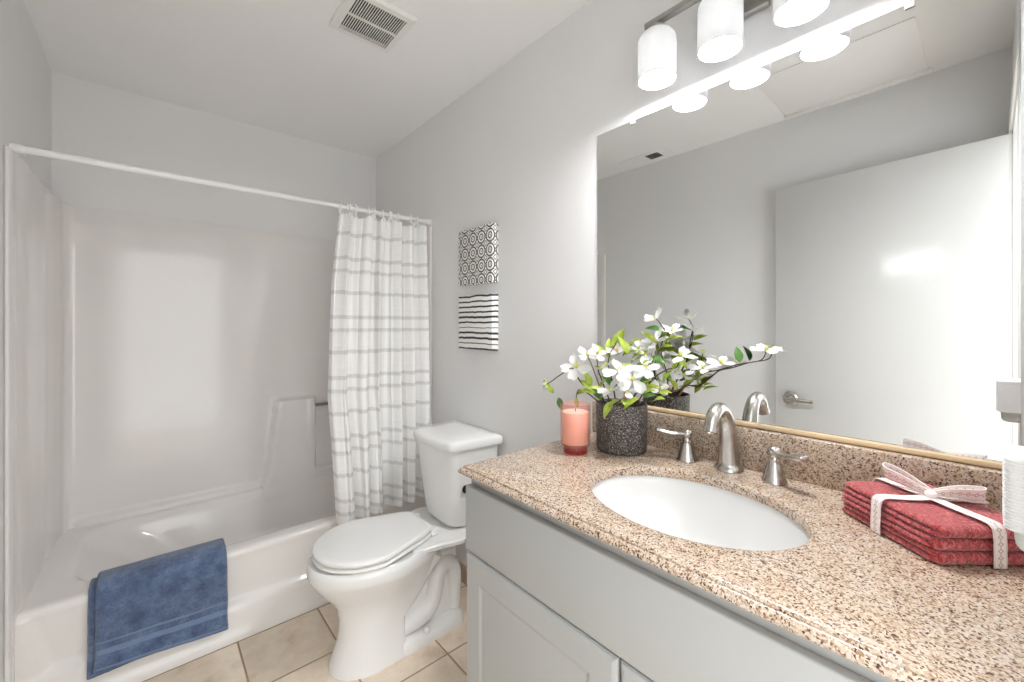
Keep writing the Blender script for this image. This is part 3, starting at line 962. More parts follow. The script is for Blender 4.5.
# ------------------------------------------------------------------ countertop with sink cut-out
SX, SY, SA, SB = -0.329, 0.420, 0.214, 0.167      # sink centre, half length (y), half width (x)
top = thing('countertop', 'speckled beige granite countertop with ogee edge and backsplash', 'countertop', (-0.28, 0.42, 0.8945))
m = MB()
NS = 96
CX0, CX1, CY0, CY1 = -0.562, -0.0005, YF + 0.001, 0.9065
def outer_pt(a, gx=0.0, gl=0.0):
    dx, dy = cos(a), sin(a)
    x0, x1, y0, y1 = CX0 - gx, CX1, CY0, CY1 + gl
    t = 1e9
    if dx > 1e-9: t = min(t, (x1 - SX) / dx)
    if dx < -1e-9: t = min(t, (x0 - SX) / dx)
    if dy > 1e-9: t = min(t, (y1 - SY) / dy)
    if dy < -1e-9: t = min(t, (y0 - SY) / dy)
    return SX + dx * t, SY + dy * t
angs = sorted(set([2 * pi * k / NS for k in range(NS)] + [math.atan2(y - SY, x - SX) % (2 * pi) for x in (CX0, CX1) for y in (CY0, CY1)]))
def out_ring(g, z):
    r = []
    for a in angs:
        x, y = outer_pt(a)
        if abs(x - CX0) < 1e-6: x -= g
        if abs(y - CY1) < 1e-6: y += g
        r.append(Vector((x, y, z)))
    return r
def in_ring(g, z):
    return [Vector((SX + (SB + g) * cos(ta), SY + (SA + g) * sin(ta), z)) for ta in [math.atan2(sin(a) / SA, cos(a) / SB) for a in angs]]
rings = [in_ring(0.0, 0.8945), in_ring(0.0, ZC - 0.006), in_ring(0.002, ZC - 0.0015), in_ring(0.006, ZC), in_ring(0.03, ZC)]
rings += [out_ring(-0.003, ZC), out_ring(0.0, ZC - 0.001), out_ring(0.0015, ZC - 0.003), out_ring(0.0015, ZC - 0.006), out_ring(0.004, ZC - 0.0065),
          out_ring(0.008, ZC - 0.009), out_ring(0.011, ZC - 0.013), out_ring(0.012, ZC - 0.017), out_ring(0.010, ZC - 0.020)]
m.loft(rings + [rings[0]], True)
m.build('slab', M['granite'], top, angle=35)
m = MB(); m.box(-0.030, -0.0005, YF + 0.001, 0.9045, ZC, 1.0167, 0.003, 3)
m.build('backsplash', M['granite'], top)

sink = thing('sink', 'white oval undermount sink in the granite countertop', 'sink', (SX, SY, 0.75))
m = MB()
def sring(s, z, sh=0.0): return [Vector((SX + sh + SB * s * cos(2 * pi * k / 64), SY + SA * s * sin(2 * pi * k / 64), z)) for k in range(64)]
m.loft([sring(1.10, 0.8940), sring(1.03, 0.8940), sring(1.015, 0.892), sring(1.0, 0.880), sring(0.975, 0.855), sring(0.92, 0.815), sring(0.83, 0.785), sring(0.68, 0.762), sring(0.48, 0.751, 0.01), sring(0.25, 0.747, 0.02), sring(0.11, 0.745, 0.02)], True, False, True)
m.build('basin', M['sink_white'], sink, angle=60)
m = MB(); m.lathe([(0.022, 0.0), (0.022, 0.003), (0.018, 0.004), (0.016, 0.002), (0.012, 0.005), (0.001, 0.006)], (SX + 0.02, SY, 0.745), 24)
m.build('drain', M['nickel'], sink)

# ------------------------------------------------------------------ faucet
FX, FY = -0.070, 0.437
fau = thing('faucet', 'brushed nickel widespread faucet with gooseneck spout and two lever handles', 'faucet', (FX, FY, ZC + 0.0006))
m = MB()
m.lathe([(0.034, 0), (0.034, 0.004), (0.031, 0.009), (0.027, 0.013), (0.0255, 0.018)], (FX, FY, ZC + 0.0006), 36)
m.build('spout_base', M['nickel'], fau)
m = MB()
pts = catmull([(FX, FY, ZC + 0.012), (FX - 0.002, FY, ZC + 0.05), (FX - 0.006, FY, ZC + 0.095), (FX - 0.016, FY, ZC + 0.130), (FX - 0.038, FY, ZC + 0.155), (FX - 0.066, FY, ZC + 0.161),
               (FX - 0.092, FY, ZC + 0.148), (FX - 0.106, FY, ZC + 0.120)], 7)
rad = [interp([0, 0.35, 0.6, 1.0], [0.0262, 0.0195, 0.0165, 0.0155], i / (len(pts) - 1)) for i in range(len(pts))]
m.tube(pts, rad, 24)
dirn = (pts[-1] - pts[-2]).normalized()
m.lathe([(0.0165, -0.004), (0.0172, 0.0), (0.0172, 0.008), (0.013, 0.009), (0.012, 0.006)], pts[-1], 24, dirn)
m.build('spout', M['nickel'], fau, angle=50)
for sy in (1, -1):
    hy = FY + sy * 0.105
    m = MB()
    m.lathe([(0.0265, 0), (0.0265, 0.004), (0.0245, 0.007), (0.0245, 0.009), (0.0225, 0.013), (0.0195, 0.026), (0.0150, 0.042), (0.0115, 0.050), (0.0125, 0.052), (0.0105, 0.055), (0.009, 0.062),
             (0.0125, 0.067), (0.0145, 0.073), (0.0125, 0.079), (0.006, 0.083), (0.001, 0.0838)], (FX - 0.010, hy, ZC + 0.0006), 32)
    hd = m.build('handle', M['nickel'], fau, angle=50)
    m = MB()
    a = Vector((FX - 0.012, hy, ZC + 0.073)); d = Vector((-0.45, sy * 0.89, 0)).normalized()
    pts = catmull([a, a + d * 0.018 + Vector((0, 0, -0.001)), a + d * 0.036 + Vector((0, 0, -0.002)), a + d * 0.055 + Vector((0, 0, 0.001)), a + d * 0.072 + Vector((0, 0, 0.004)), a + d * 0.080 + Vector((0, 0, 0.005))], 5)
    rad = [interp([0, 0.25, 0.7, 0.92, 1.0], [0.012, 0.0095, 0.0140, 0.0130, 0.006], i / (len(pts) - 1)) for i in range(len(pts))]
    m.tube(pts, rad, 16, flat=0.55)
    lv = m.build('lever', M['nickel'], hd, angle=60)
    # child of a part: same base as its thing
    lv.location = (0, 0, 0)

# ------------------------------------------------------------------ mirror
MY0, MY1, MZ0, MZ1 = -0.036, 0.901, 1.0185, 1.945
mir = thing('wall_mirror', 'large frameless rectangular mirror above the vanity backsplash', 'mirror', (-0.003, 0.43, MZ0))
m = MB(); m.box(-0.0028, -0.0008, MY0, MY1, MZ0 + 0.002, MZ1)
m.build('glass', M['mirror'], mir, angle=10)
m = MB()
m.box(-0.012, -0.0029, MY0, MY1, MZ0, MZ0 + 0.010, 0.002)  # added strip: its tan stands for the backsplash top and its reflection
c = m.build('bottom_reflection_strip', M['edge_reflection'], mir); c['label'] = 'tan strip along the bottom edge, standing for the reflected backsplash top'
for y in (0.762, 0.442, 0.109):
    m = MB()
    m.box(-0.008, -0.0030, y - 0.008, y + 0.008, MZ1 - 0.011, MZ1 + 0.010, 0.002)
    m.lathe([(0.004, 0), (0.004, 0.002), (0.001, 0.003)], (-0.008, y, MZ1 + 0.004), 10, (-1, 0, 0))
    m.build('clip', M['clip'], mir)

# ------------------------------------------------------------------ vanity light
LX = -0.100
SHY = (0.6195, 0.447, 0.2745)
vl = thing('vanity_light', 'three-shade bar light with white glass cylinders above the mirror', 'wall light', (-0.01, 0.447, 2.16))
m = MB(); m.box(-0.022, -0.001, 0.447 - 0.085, 0.447 + 0.085, 2.085, 2.200, 0.006, 3)
m.build('backplate', M['dark_nickel'], vl)
m = MB()
m.box(LX - 0.010, LX + 0.010, SHY[2] - 0.035, SHY[0] + 0.035, 2.134, 2.150, 0.002)
m.box(LX + 0.008, -0.020, 0.447 - 0.05, 0.447 - 0.036, 2.135, 2.149, 0.002)
m.box(LX + 0.008, -0.020, 0.447 + 0.036, 0.447 + 0.05, 2.135, 2.149, 0.002)
m.build('bar', M['dark_nickel'], vl)
for y in SHY:
    m = MB(); m.lathe([(0.018, 0), (0.024, 0.004), (0.024, 0.018), (0.014, 0.022), (0.010, 0.030)], (LX, y, 2.106), 24)
    m.build('socket', M['dark_nickel'], vl)
    m = MB()
    m.lathe([(0.0515, 1.976), (0.052, 1.979), (0.052, 2.078), (0.050, 2.093), (0.043, 2.103), (0.030, 2.108), (0.020, 2.1085),
             (0.020, 2.1055), (0.030, 2.105), (0.041, 2.100), (0.0465, 2.092), (0.0485, 2.078), (0.0485, 1.979), (0.0490, 1.976)], (LX, y, 0), 40, cap0=False, cap1=False)
    # close the lower rim
    n = 40
    v0 = len(m.v)
    m.add([], [])
    base_i = 0
    last = 13 * n
    m.f += [(base_i + k, base_i + (k + 1) % n, last + (k + 1) % n, last + k) for k in range(n)]
    m.build('shade', M['shade'], vl, angle=60)
    m = MB(); m.lathe([(0.001, 1.973), (0.011, 1.975), (0.019, 1.983), (0.0235, 1.996), (0.0225, 2.011), (0.016, 2.031), (0.012, 2.046), (0.012, 2.066), (0.001, 2.068)], (LX, y, 0), 20)
    m.build('bulb', M['bulb'], vl)

# ------------------------------------------------------------------ ceiling fittings
fan = thing('exhaust_fan', 'white square ceiling exhaust grille with dark slots above the toilet', 'vent', (-0.548, 1.535, H))
vx0, vx1, vy0, vy1 = -0.668, -0.428, 1.412, 1.660
m = MB()
fw = 0.026
def vring(i, z): return [Vector((vx0 + i, vy0 + i, z)), Vector((vx1 - i, vy0 + i, z)), Vector((vx1 - i, vy1 - i, z)), Vector((vx0 + i, vy1 - i, z))]
m.loft([vring(0, H - 0.001), vring(0, H - 0.012), vring(0.005, H - 0.018), vring(fw, H - 0.020), vring(fw, H - 0.001)], True)
m.build('frame', M['vent_white'], fan, angle=15)
m = MB(); m.box(vx0 + fw - 0.002, vx1 - fw + 0.002, vy0 + fw - 0.002, vy1 - fw + 0.002, H - 0.003, H - 0.001)
m.build('backing', M['dark'], fan)
m = MB()
n = 22
for k in range(n + 1):
    x = vx0 + fw + (vx1 - vx0 - 2 * fw) * k / n
    m.box(x - 0.0015, x + 0.0015, vy0 + fw - 0.002, vy1 - fw + 0.002, H - 0.0195, H - 0.0170)
m.box(vx0 + fw, vx1 - fw, (vy0 + vy1) / 2 - 0.004, (vy0 + vy1) / 2 + 0.004, H - 0.0205, H - 0.0155)
m.build('grille', M['vent_white'], fan)

sv = thing('ceiling_vent', 'small flat white ceiling plate with a dark grille, seen in mirror', 'vent', (-1.405, 1.56, H))
m = MB(); m.box(-1.475, -1.335, 1.39, 1.73, H - 0.006, H - 0.001, 0.002)
m.build('plate', M['ceiling'], sv)
m = MB(); m.box(-1.445, -1.365, 1.455, 1.545, H - 0.007, H - 0.0058)
m.build('opening', M['dark'], sv)
m = MB()
for k in range(5):
    y = 1.465 + 0.0175 * k
    m.box(-1.445, -1.365, y - 0.002, y + 0.002, H - 0.009, H - 0.0068)
m.build('louver', M['dark_nickel'], sv)

ah = thing('attic_hatch', 'flush white ceiling access panel with a bright stop strip, seen in mirror', 'hatch', (-1.22, 0.46, H))
m = MB(); m.box(-1.462, -0.982, 0.184, 0.735, H - 0.005, H, 0.002)
m.build('panel', M['ceiling'], ah)
m = MB(); m.box(-1.480, -1.460, 0.170, 0.745, H - 0.022, H - 0.001, 0.003)
m.build('stop_strip', M['trim_white'], ah)

# ------------------------------------------------------------------ canvases
for nm, z0, z1, mt, lb in (('canvas_print', 1.474, 1.740, 'medallion', 'square canvas print of black ring medallions, the upper one above the toilet'),
                           ('canvas_print', 1.168, 1.424, 'stripes', 'square canvas print of wavy black stripes, the lower one above the toilet')):
    m = MB(); m.box(-0.040, -0.001, 1.452, 1.717, z0, z1, 0.003, 2)
    o = m.build(nm, M[mt], base=(0, 1.585, z0), angle=30)
    tag(o, lb, 'wall art', 'canvas prints above the toilet')

# ------------------------------------------------------------------ candle
CDX, CDY = -0.257, 0.786
ZI = ZC + 0.0006      # things set down on the countertop
can = thing('candle', 'peach candle in a ribbed pink footed glass at the counter end', 'candle', (CDX, CDY, ZI))
m = MB()
rib = lambda t, z: 1 + (0.014 * abs(sin(18 * t)) if z > 0.03 else 0)
m.lathe([(0.001, 0.0), (0.031, 0.0), (0.034, 0.003), (0.034, 0.015), (0.031, 0.018), (0.031, 0.020), (0.041, 0.023), (0.043, 0.027), (0.043, 0.138), (0.0425, 0.141), (0.0405, 0.142), (0.0395, 0.139),
         (0.0395, 0.029), (0.036, 0.026), (0.001, 0.026)], (CDX, CDY, ZI), 160, rmod=rib)
m.build('glass_cup', M['pink_glass'], can, angle=60)
m = MB()
m.lathe([(0.001, 0.0275), (0.036, 0.0275), (0.0388, 0.031), (0.0388, 0.116), (0.037, 0.1185), (0.02, 0.118), (0.001, 0.1175)], (CDX, CDY, ZI), 48)
m.build('wax', M['wax'], can)
m = MB(); m.tube([(CDX, CDY, ZC + 0.117), (CDX + 0.001, CDY, ZC + 0.127)], 0.0012, 8)
m.build('wick', M['stem'], can)

# ------------------------------------------------------------------ flowers in the dark pot
PX, PY = -0.132, 0.716
fl = thing('potted_flowers', 'white dogwood-like flowers and lime leaves in a dark speckled pot', 'flowers', (PX, PY, ZI))
m = MB()
m.lathe([(0.001, 0.0), (0.066, 0.0), (0.071, 0.004), (0.0728, 0.012), (0.0738, 0.134), (0.0728, 0.138), (0.0685, 0.138), (0.0675, 0.133), (0.0665, 0.100)], (PX, PY, ZI), 72, cap1=False)
m.build('pot', M['pot'], fl, angle=40)
m = MB(); m.lathe([(0.0664, 0.108), (0.05, 0.120), (0.03, 0.124), (0.001, 0.126)], (PX, PY, ZI), 40, cap0=True)
m.build('soil', M['soil'], fl)

def branch(pts, r0, r1, mat='stem', name='branch'):
    m = MB()
    p = catmull(pts, 6)
    p = [q + Vector((noise.noise(q * 40) * 0.002, noise.noise(q * 40 + Vector((5, 0, 0))) * 0.002, 0)) if 0 < i < len(p) - 1 else q for i, q in enumerate(p)]
    m.tube(p, [r0 + (r1 - r0) * i / (len(p) - 1) for i in range(len(p))], 7)
    return m.build(name, M[mat], fl, angle=180)

def petal_geo(m, c, ax, out, length, width, cup, th=0.0012, twist=0.0, notch=True):
    """one petal: a thin curved double-sided blade starting at c, lying along out, tilted up the flower axis ax"""
    out = out.normalized(); side = ax.cross(out).normalized()
    nu, nv = 7, 6
    layers = []
    for sgn in (1, -1):
        rows = []
        for i in range(nu + 1):
            u = i / nu
            w = width * (sin(pi * min(1, u * 0.86 + 0.07)) ** 0.75) * (0.55 + 0.45 * u)
            row = []
            for j in range(nv + 1):
                v = j / nv * 2 - 1
                ll = length * u
                if notch and u > 0.9: ll -= length * 0.07 * (1 - abs(v))
                hgt = cup * length * u * u * 0.8 - 0.10 * width * (1 - v * v) + 0.12 * width * sin(u * 9 + v * 3) * u * 0.5
                row.append(c + out * ll + side * (v * w * 0.5) + ax * (hgt + sgn * th * 0.5 * (1 - abs(v)) * (1 - u * 0.5) + twist * v * u * width))
            rows.append(row)
        layers.append(rows)
    for s, rows in enumerate(layers):
        vs = [p for r in rows for p in r]
        fs = [(i * (nv + 1) + j, (i + 1) * (nv + 1) + j, (i + 1) * (nv + 1) + j + 1, i * (nv + 1) + j + 1) for i in range(nu) for j in range(nv)]
        m.add(vs, fs)

def flower(c, ax, size, n=4, rot0=0.0, cup=0.25, eye='flower_eye', jitter=0.12):
    c = Vector(c); ax = Vector(ax).normalized()
    ref = Vector((0, 0, 1)) if abs(ax.z) < 0.9 else Vector((0, 1, 0))
    a = ax.cross(ref).normalized(); b = ax.cross(a)
    m = MB()
    for k in range(n):
        t = rot0 + 2 * pi * k / n + random.uniform(-jitter, jitter)
        o = a * cos(t) + b * sin(t)
        petal_geo(m, c + o * size * 0.05, ax, o, size * 0.5 * random.uniform(0.9, 1.08), size * random.uniform(0.38, 0.47), cup + random.uniform(-0.12, 0.12), twist=random.uniform(-0.15, 0.15))
    bl = m.build('blossom', M['petal'], fl, angle=180, recalc=False)
    m = MB()
    m.sphere(c + ax * size * 0.03, size * 0.07, 12, 8, 0.8)
    for k in range(7):
        t = 2 * pi * k / 7
        o = a * cos(t) + b * sin(t)
        m.tube([c + ax * 0.002, c + o * size * 0.07 + ax * size * 0.13], 0.0009, 5)
    e = m.build('flower_centre', M[eye], bl)
    e.location = (0, 0, 0)
    return bl

def leaf(m, c, d, up, length, width, droop=0.3):
    c = Vector(c); d = Vector(d).normalized(); up = Vector(up)
    side = d.cross(up).normalized(); up = side.cross(d).normalized()
    nu, nv = 8, 4
    for sgn in (1, -1):
        vs = []
        for i in range(nu + 1):
            u = i / nu
            w = width * (sin(pi * u ** 0.85) ** 0.9 if 0 < u < 1 else 0.02)
            for j in range(nv + 1):
                v = j / nv * 2 - 1
                vs.append(c + d * (length * u) + side * (v * w * 0.5) + up * (-droop * length * u * u + abs(v) * w * 0.22 + sgn * 0.0004))
        m.add(vs, [(i * (nv + 1) + j, (i + 1) * (nv + 1) + j, (i + 1) * (nv + 1) + j + 1, i * (nv + 1) + j + 1) for i in range(nu) for j in range(nv)])

root = Vector((PX, PY, ZC + 0.115))
def from_pot(dx, dy): return (PX + dx, PY + dy, ZC + 0.112)
# branches (rooted in the pot)
branch([from_pot(-0.02, 0.03), (-0.17, 0.775, 1.085), (-0.185, 0.815, 1.10), (-0.20, 0.835, 1.135), (-0.205, 0.845, 1.150), (-0.213, 0.885, 1.125), (-0.218, 0.915, 1.105), (-0.22, 0.935, 1.092)], 0.0028, 0.0014)
branch([from_pot(-0.03, 0.02), (-0.19, 0.79, 1.075), (-0.20, 0.822, 1.085), (-0.20, 0.832, 1.06)], 0.0024, 0.0012)
branch([from_pot(-0.01, 0.02), (-0.15, 0.765, 1.10), (-0.165, 0.775, 1.15), (-0.17, 0.778, 1.195)], 0.0024, 0.0012)
branch([from_pot(-0.02, 0.0), (-0.16, 0.73, 1.12), (-0.155, 0.745, 1.18), (-0.135, 0.73, 1.235)], 0.0024, 0.0012)
branch([from_pot(-0.03, -0.02), (-0.185, 0.665, 1.10), (-0.19, 0.65, 1.125)], 0.0045, 0.0030, 'stem_tan')
branch([from_pot(0.01, -0.01), (-0.11, 0.66, 1.12), (-0.11, 0.635, 1.169), (-0.095, 0.618, 1.205), (-0.085, 0.612, 1.235), (-0.085, 0.604, 1.262), (-0.098, 0.612, 1.288), (-0.10, 0.622, 1.30)], 0.0028, 0.0013)
branch([(-0.095, 0.618, 1.205), (-0.08, 0.603, 1.232), (-0.07, 0.592, 1.262)], 0.0018, 0.001)
branch([from_pot(0.025, -0.02), (-0.085, 0.63, 1.09), (-0.065, 0.575, 1.10), (-0.055, 0.53, 1.135), (-0.050, 0.509, 1.152), (-0.043, 0.465, 1.166), (-0.036, 0.424, 1.182), (-0.030, 0.378, 1.194), (-0.028, 0.366, 1.217)], 0.0026, 0.0012)
branch([from_pot(0.01, -0.03), (-0.12, 0.63, 1.12), (-0.09, 0.60, 1.155), (-0.075, 0.575, 1.165), (-0.072, 0.566, 1.195)], 0.0024, 0.0012)
branch([from_pot(-0.02, 0.035), (-0.17, 0.79, 1.15), (-0.185, 0.80, 1.19)], 0.0018, 0.001)
# blossoms
flower((-0.20, 0.830, 1.156), (-0.75, -0.15, 0.55), 0.098, 5, 0.3, 0.10)
flower((-0.185, 0.798, 1.192), (-0.4, -0.3, 0.8), 0.075, 4, 0.9, 0.35)
flower((-0.222, 0.940, 1.090), (-0.6, 0.5, 0.2), 0.040, 4, 0.2, 0.7)
flower((-0.175, 0.770, 1.198), (-0.3, -0.6, 0.7), 0.060, 4, 0.1, 0.3)
flower((-0.20, 0.676, 1.155), (-0.45, -0.35, 0.85), 0.090, 4, 0.2, 0.15)
flower((-0.19, 0.640, 1.135), (-0.6, -0.6, 0.35), 0.088, 4, 0.7, 0.20)
flower((-0.215, 0.695, 1.102), (-0.5, 0.2, 0.8), 0.070, 4, 0.5, 0.25)
flower((-0.20, 0.650, 1.104), (-0.4, -0.5, 0.75), 0.062, 4, 0.0, 0.25)
flower((-0.14, 0.725, 1.205), (-0.5, 0.0, 0.8), 0.055, 5, 0.3, 0.5, 'orange_eye')
flower((-0.100, 0.625, 1.302), (-0.3, 0.3, 0.6), 0.062, 4, 0.4, 0.7)
flower((-0.09, 0.630, 1.238), (-0.6, 0.2, 0.7), 0.080, 4, 0.3, 0.25)
flower((-0.115, 0.645, 1.197), (-0.7, 0.1, 0.5), 0.072, 4, 0.8, 0.25)
flower((-0.070, 0.566, 1.198), (-0.3, -0.2, 0.95), 0.085, 4, 0.2, 0.12)
flower((-0.052, 0.512, 1.166), (-0.35, -0.2, 0.9), 0.066, 4, 0.6, 0.25)
flower((-0.046, 0.466, 1.182), (-0.35, -0.1, 0.9), 0.066, 4, 0.1, 0.2)
flower((-0.030, 0.364, 1.222), (-0.2, -0.1, 0.95), 0.070, 4, 0.75, 0.12)
flower((-0.062, 0.560, 1.142), (-0.35, -0.3, 0.9), 0.060, 4, 0.5, 0.25)
flower((-0.165, 0.745, 1.165), (-0.6, 0.2, 0.6), 0.066, 4, 0.6, 0.25)
flower((-0.110, 0.672, 1.215), (-0.5, -0.3, 0.7), 0.062, 4, 0.2, 0.35)
flower((-0.070, 0.590, 1.268), (-0.4, -0.2, 0.8), 0.058, 5, 0.5, 0.4)
flower((-0.150, 0.625, 1.165), (-0.55, -0.45, 0.6), 0.070, 4, 0.1, 0.3)
flower((-0.120, 0.600, 1.105), (-0.4, -0.5, 0.7), 0.052, 4, 0.4, 0.3)
# leaves
lime = MB(); grn = MB()
def L1(mb, c, d, l=0.045, w=0.022, droop=0.3):
    leaf(mb, c, d, (-0.5, -0.2, 0.85), l, w, droop)
for c, d, l in (((-0.222, 0.925, 1.078), (0, 0.3, 0.4), 0.04), ((-0.222, 0.905, 1.066), (0.05, 0.5, 0.35), 0.045), ((-0.20, 0.832, 1.062), (0, -0.1, -1), 0.035), ((-0.20, 0.832, 1.068), (0.1, -0.6, 0.4), 0.04),
                ((-0.195, 0.775, 1.088), (-0.1, 0.6, 0.6), 0.05), ((-0.19, 0.765, 1.080), (-0.3, 0.5, 0.2), 0.05), ((-0.185, 0.755, 1.09), (-0.2, -0.3, 0.6), 0.045),
                ((-0.14, 0.755, 1.19), (0.05, 0.05, 0.9), 0.055), ((-0.135, 0.74, 1.215), (0.0, -0.25, 0.9), 0.055), ((-0.13, 0.735, 1.19), (0.0, -0.55, 0.6), 0.060), ((-0.145, 0.745, 1.185), (-0.1, 0.5, 0.5), 0.05),
                ((-0.13, 0.715, 1.19), (0, -0.6, 0.4), 0.05), ((-0.12, 0.69, 1.17), (0, -0.5, 0.6), 0.06), ((-0.12, 0.67, 1.165), (-0.1, -0.6, 0.3), 0.05), ((-0.16, 0.75, 1.15), (-0.2, 0.6, 0.3), 0.04),
                ((-0.09, 0.635, 1.235), (-0.2, 0.4, 0.5), 0.045), ((-0.09, 0.620, 1.215), (-0.2, -0.6, 0.3), 0.045), ((-0.07, 0.575, 1.19), (-0.1, -0.5, -0.3), 0.04), ((-0.07, 0.565, 1.19), (-0.3, 0.3, -0.4), 0.04),
                ((-0.065, 0.578, 1.10), (-0.3, 0.2, 0.7), 0.04), ((-0.06, 0.565, 1.11), (-0.1, -0.5, 0.5), 0.04), ((-0.185, 0.625, 1.085), (-0.4, 0.35, -0.25), 0.05), ((-0.15, 0.60, 1.075), (-0.3, -0.5, 0.35), 0.045),
                ((-0.19, 0.705, 1.065), (-0.5, 0.05, -0.4), 0.055), ((-0.17, 0.625, 1.09), (-0.2, -0.6, 0.5), 0.045), ((-0.18, 0.695, 1.07), (-0.6, -0.2, 0.1), 0.045), ((-0.14, 0.64, 1.10), (0, -0.7, 0.4), 0.05),
                ((-0.15, 0.735, 1.13), (-0.3, 0.4, 0.7), 0.05), ((-0.16, 0.70, 1.12), (-0.5, -0.1, 0.7), 0.05),
                ((-0.15, 0.77, 1.20), (-0.1, 0.5, 0.5), 0.042), ((-0.13, 0.72, 1.225), (-0.2, -0.2, 0.9), 0.05), ((-0.12, 0.70, 1.22), (-0.2, -0.6, 0.5), 0.05), ((-0.115, 0.685, 1.195), (-0.3, -0.4, 0.2), 0.05),
                ((-0.13, 0.665, 1.15), (-0.4, 0.4, 0.4), 0.05), ((-0.14, 0.65, 1.16), (-0.3, -0.5, 0.6), 0.045), ((-0.19, 0.735, 1.09), (-0.5, 0.3, 0.3), 0.045), ((-0.195, 0.66, 1.075), (-0.5, -0.3, 0.1), 0.05),
                ((-0.12, 0.61, 1.09), (-0.2, -0.6, 0.3), 0.05), ((-0.10, 0.60, 1.12), (-0.2, -0.3, 0.6), 0.045), ((-0.15, 0.68, 1.20), (-0.3, 0.2, 0.8), 0.055), ((-0.185, 0.785, 1.10), (-0.2, 0.2, 0.7), 0.05),
                ((-0.16, 0.62, 1.12), (-0.4, -0.4, 0.4), 0.045), ((-0.085, 0.60, 1.235), (-0.1, -0.6, 0.4), 0.045)):
    L1(lime, c, d, l, l * 0.42)
for c, d, l in (((-0.215, 0.890, 1.055), (0, -0.2, -0.6), 0.040), ((-0.036, 0.424, 1.186), (0, 0.15, 1), 0.042), ((-0.10, 0.612, 1.265), (0, 0.6, 0.25), 0.05), ((-0.11, 0.64, 1.185), (-0.2, -0.7, 0.1), 0.055),
                ((-0.16, 0.63, 1.075), (-0.2, -0.5, 0.4), 0.05), ((-0.17, 0.76, 1.06), (-0.2, 0.3, 0.5), 0.05), ((-0.15, 0.72, 1.09), (-0.4, 0.2, 0.6), 0.06), ((-0.12, 0.66, 1.10), (-0.1, -0.4, 0.7), 0.055)):
    L1(grn, c, d, l, l * 0.5)
f = lime.build('lime_leaves', M['leaf_lime'], fl, angle=180, recalc=False); f['kind'] = 'stuff'; f['label'] = 'small lime green leaves'
f = grn.build('dark_leaves', M['leaf_green'], fl, angle=180, recalc=False); f['kind'] = 'stuff'; f['label'] = 'darker green leaves'

# ------------------------------------------------------------------ stack of washcloths tied with ribbon
e1 = Vector((0.672, 0.741, 0)).normalized(); e2 = Vector((0.741, -0.672, 0)).normalized()
F0 = Vector((-0.281, 0.054, ZC))       # front corner
A, B = 0.192, 0.158
HT = 0.0200
for i, (lab) in enumerate(('coral red folded washcloth, bottom of the ribbon-tied stack', 'coral red folded washcloth, middle of the ribbon-tied stack', 'coral red folded washcloth, top of the ribbon-tied stack')):
    m = MB()
    z0 = ZC + 0.0008 + i * (HT + 0.0004)
    dx_ = (0.0, 0.0015, -0.001)[i]; dy_ = (0.0, -0.002, 0.001)[i]
    th = HT / 2 - 0.0002
    for lay in range(2):
        zz = z0 + lay * (HT / 2)
        def outline(g, rr_=0.012, n=9, per=24):
            a0, a1 = 0.004 + g + dx_, A - g + dx_ - (0.002 * lay)
            b0_, b1 = g + dy_ + 0.0015 * lay, B - g + dy_
            out = []
            cs = ((a1 - rr_, b1 - rr_, 0), (a0 + rr_, b1 - rr_, 90), (a0 + rr_, b0_ + rr_, 180), (a1 - rr_, b0_ + rr_, 270))
            for q in range(4):
                ca, cb, st = cs[q]
                arc_ = [(ca + rr_ * cos(radians(st + 90 * k / n)), cb + rr_ * sin(radians(st + 90 * k / n))) for k in range(n + 1)]
                out += arc_
                na, nb, nst = cs[(q + 1) % 4]
                nx = (na + rr_ * cos(radians(nst)), nb + rr_ * sin(radians(nst)))
                l = arc_[-1]
                out += [(l[0] + (nx[0] - l[0]) * k / per, l[1] + (nx[1] - l[1]) * k / per) for k in range(1, per)]
            return out
        rings = []
        for g, hz_ in ((0.045, 0.0), (0.010, 0.0004), (0.003, 0.0012), (0.0, th * 0.30), (0.0, th * 0.70), (0.003, th - 0.0010), (0.010, th), (0.045, th + 0.0003)):
            ring_ = []
            for a_, b_ in outline(g):
                ed = 1.0 if g < 0.02 else 0.3
                w1 = noise.noise(Vector((a_ * 45, b_ * 45, i * 7 + lay * 3))) * 0.0026 * ed
                w2 = noise.noise(Vector((a_ * 160, b_ * 160, i * 5 + lay * 3 + 20))) * 0.0016 * ed
                ca, cb = a_ - A / 2, b_ - B / 2
                ln = max(1e-6, hypot(ca, cb))
                p = F0 + e1 * (a_ + ca / ln * (w1 + w2)) + e2 * (b_ + cb / ln * (w1 + w2))
                up = noise.noise(Vector((a_ * 22, b_ * 22, 3.7 + i + lay))) * 0.0008 if hz_ > 0 and not (lay == 0 and i == 0 and hz_ < th * 0.5) else 0.0
                ring_.append(Vector((p.x, p.y, zz + hz_ + up)))
            rings.append(ring_)
        m.loft(rings, True, True, True)
    # the folded edge that joins the two layers, towards the room
    fold_pts = []
    for k in range(40):
        b_ = 0.006 + dy_ + (B - 0.012) * k / 39
        w1 = noise.noise(Vector((b_ * 40, i * 3.0, 1.0))) * 0.0018
        p = F0 + e1 * (0.0075 + dx_ + w1) + e2 * b_
        fold_pts.append((p.x, p.y, z0 + HT / 2 + noise.noise(Vector((b_ * 30, i * 5.0, 4.0))) * 0.0005))
    m.tube(fold_pts, [0.0075] + [HT / 2 - 0.0003] * 38 + [0.0075], 18)
    c0 = F0 + e1 * A / 2 + e2 * B / 2
    o = m.build('washcloth', M['washcloth'], base=(c0.x, c0.y, z0), angle=180)
    tag(o, lab, 'washcloth', 'washcloths in the tied stack')
ZST = ZC + 0.0008 + 3 * (HT + 0.0004)
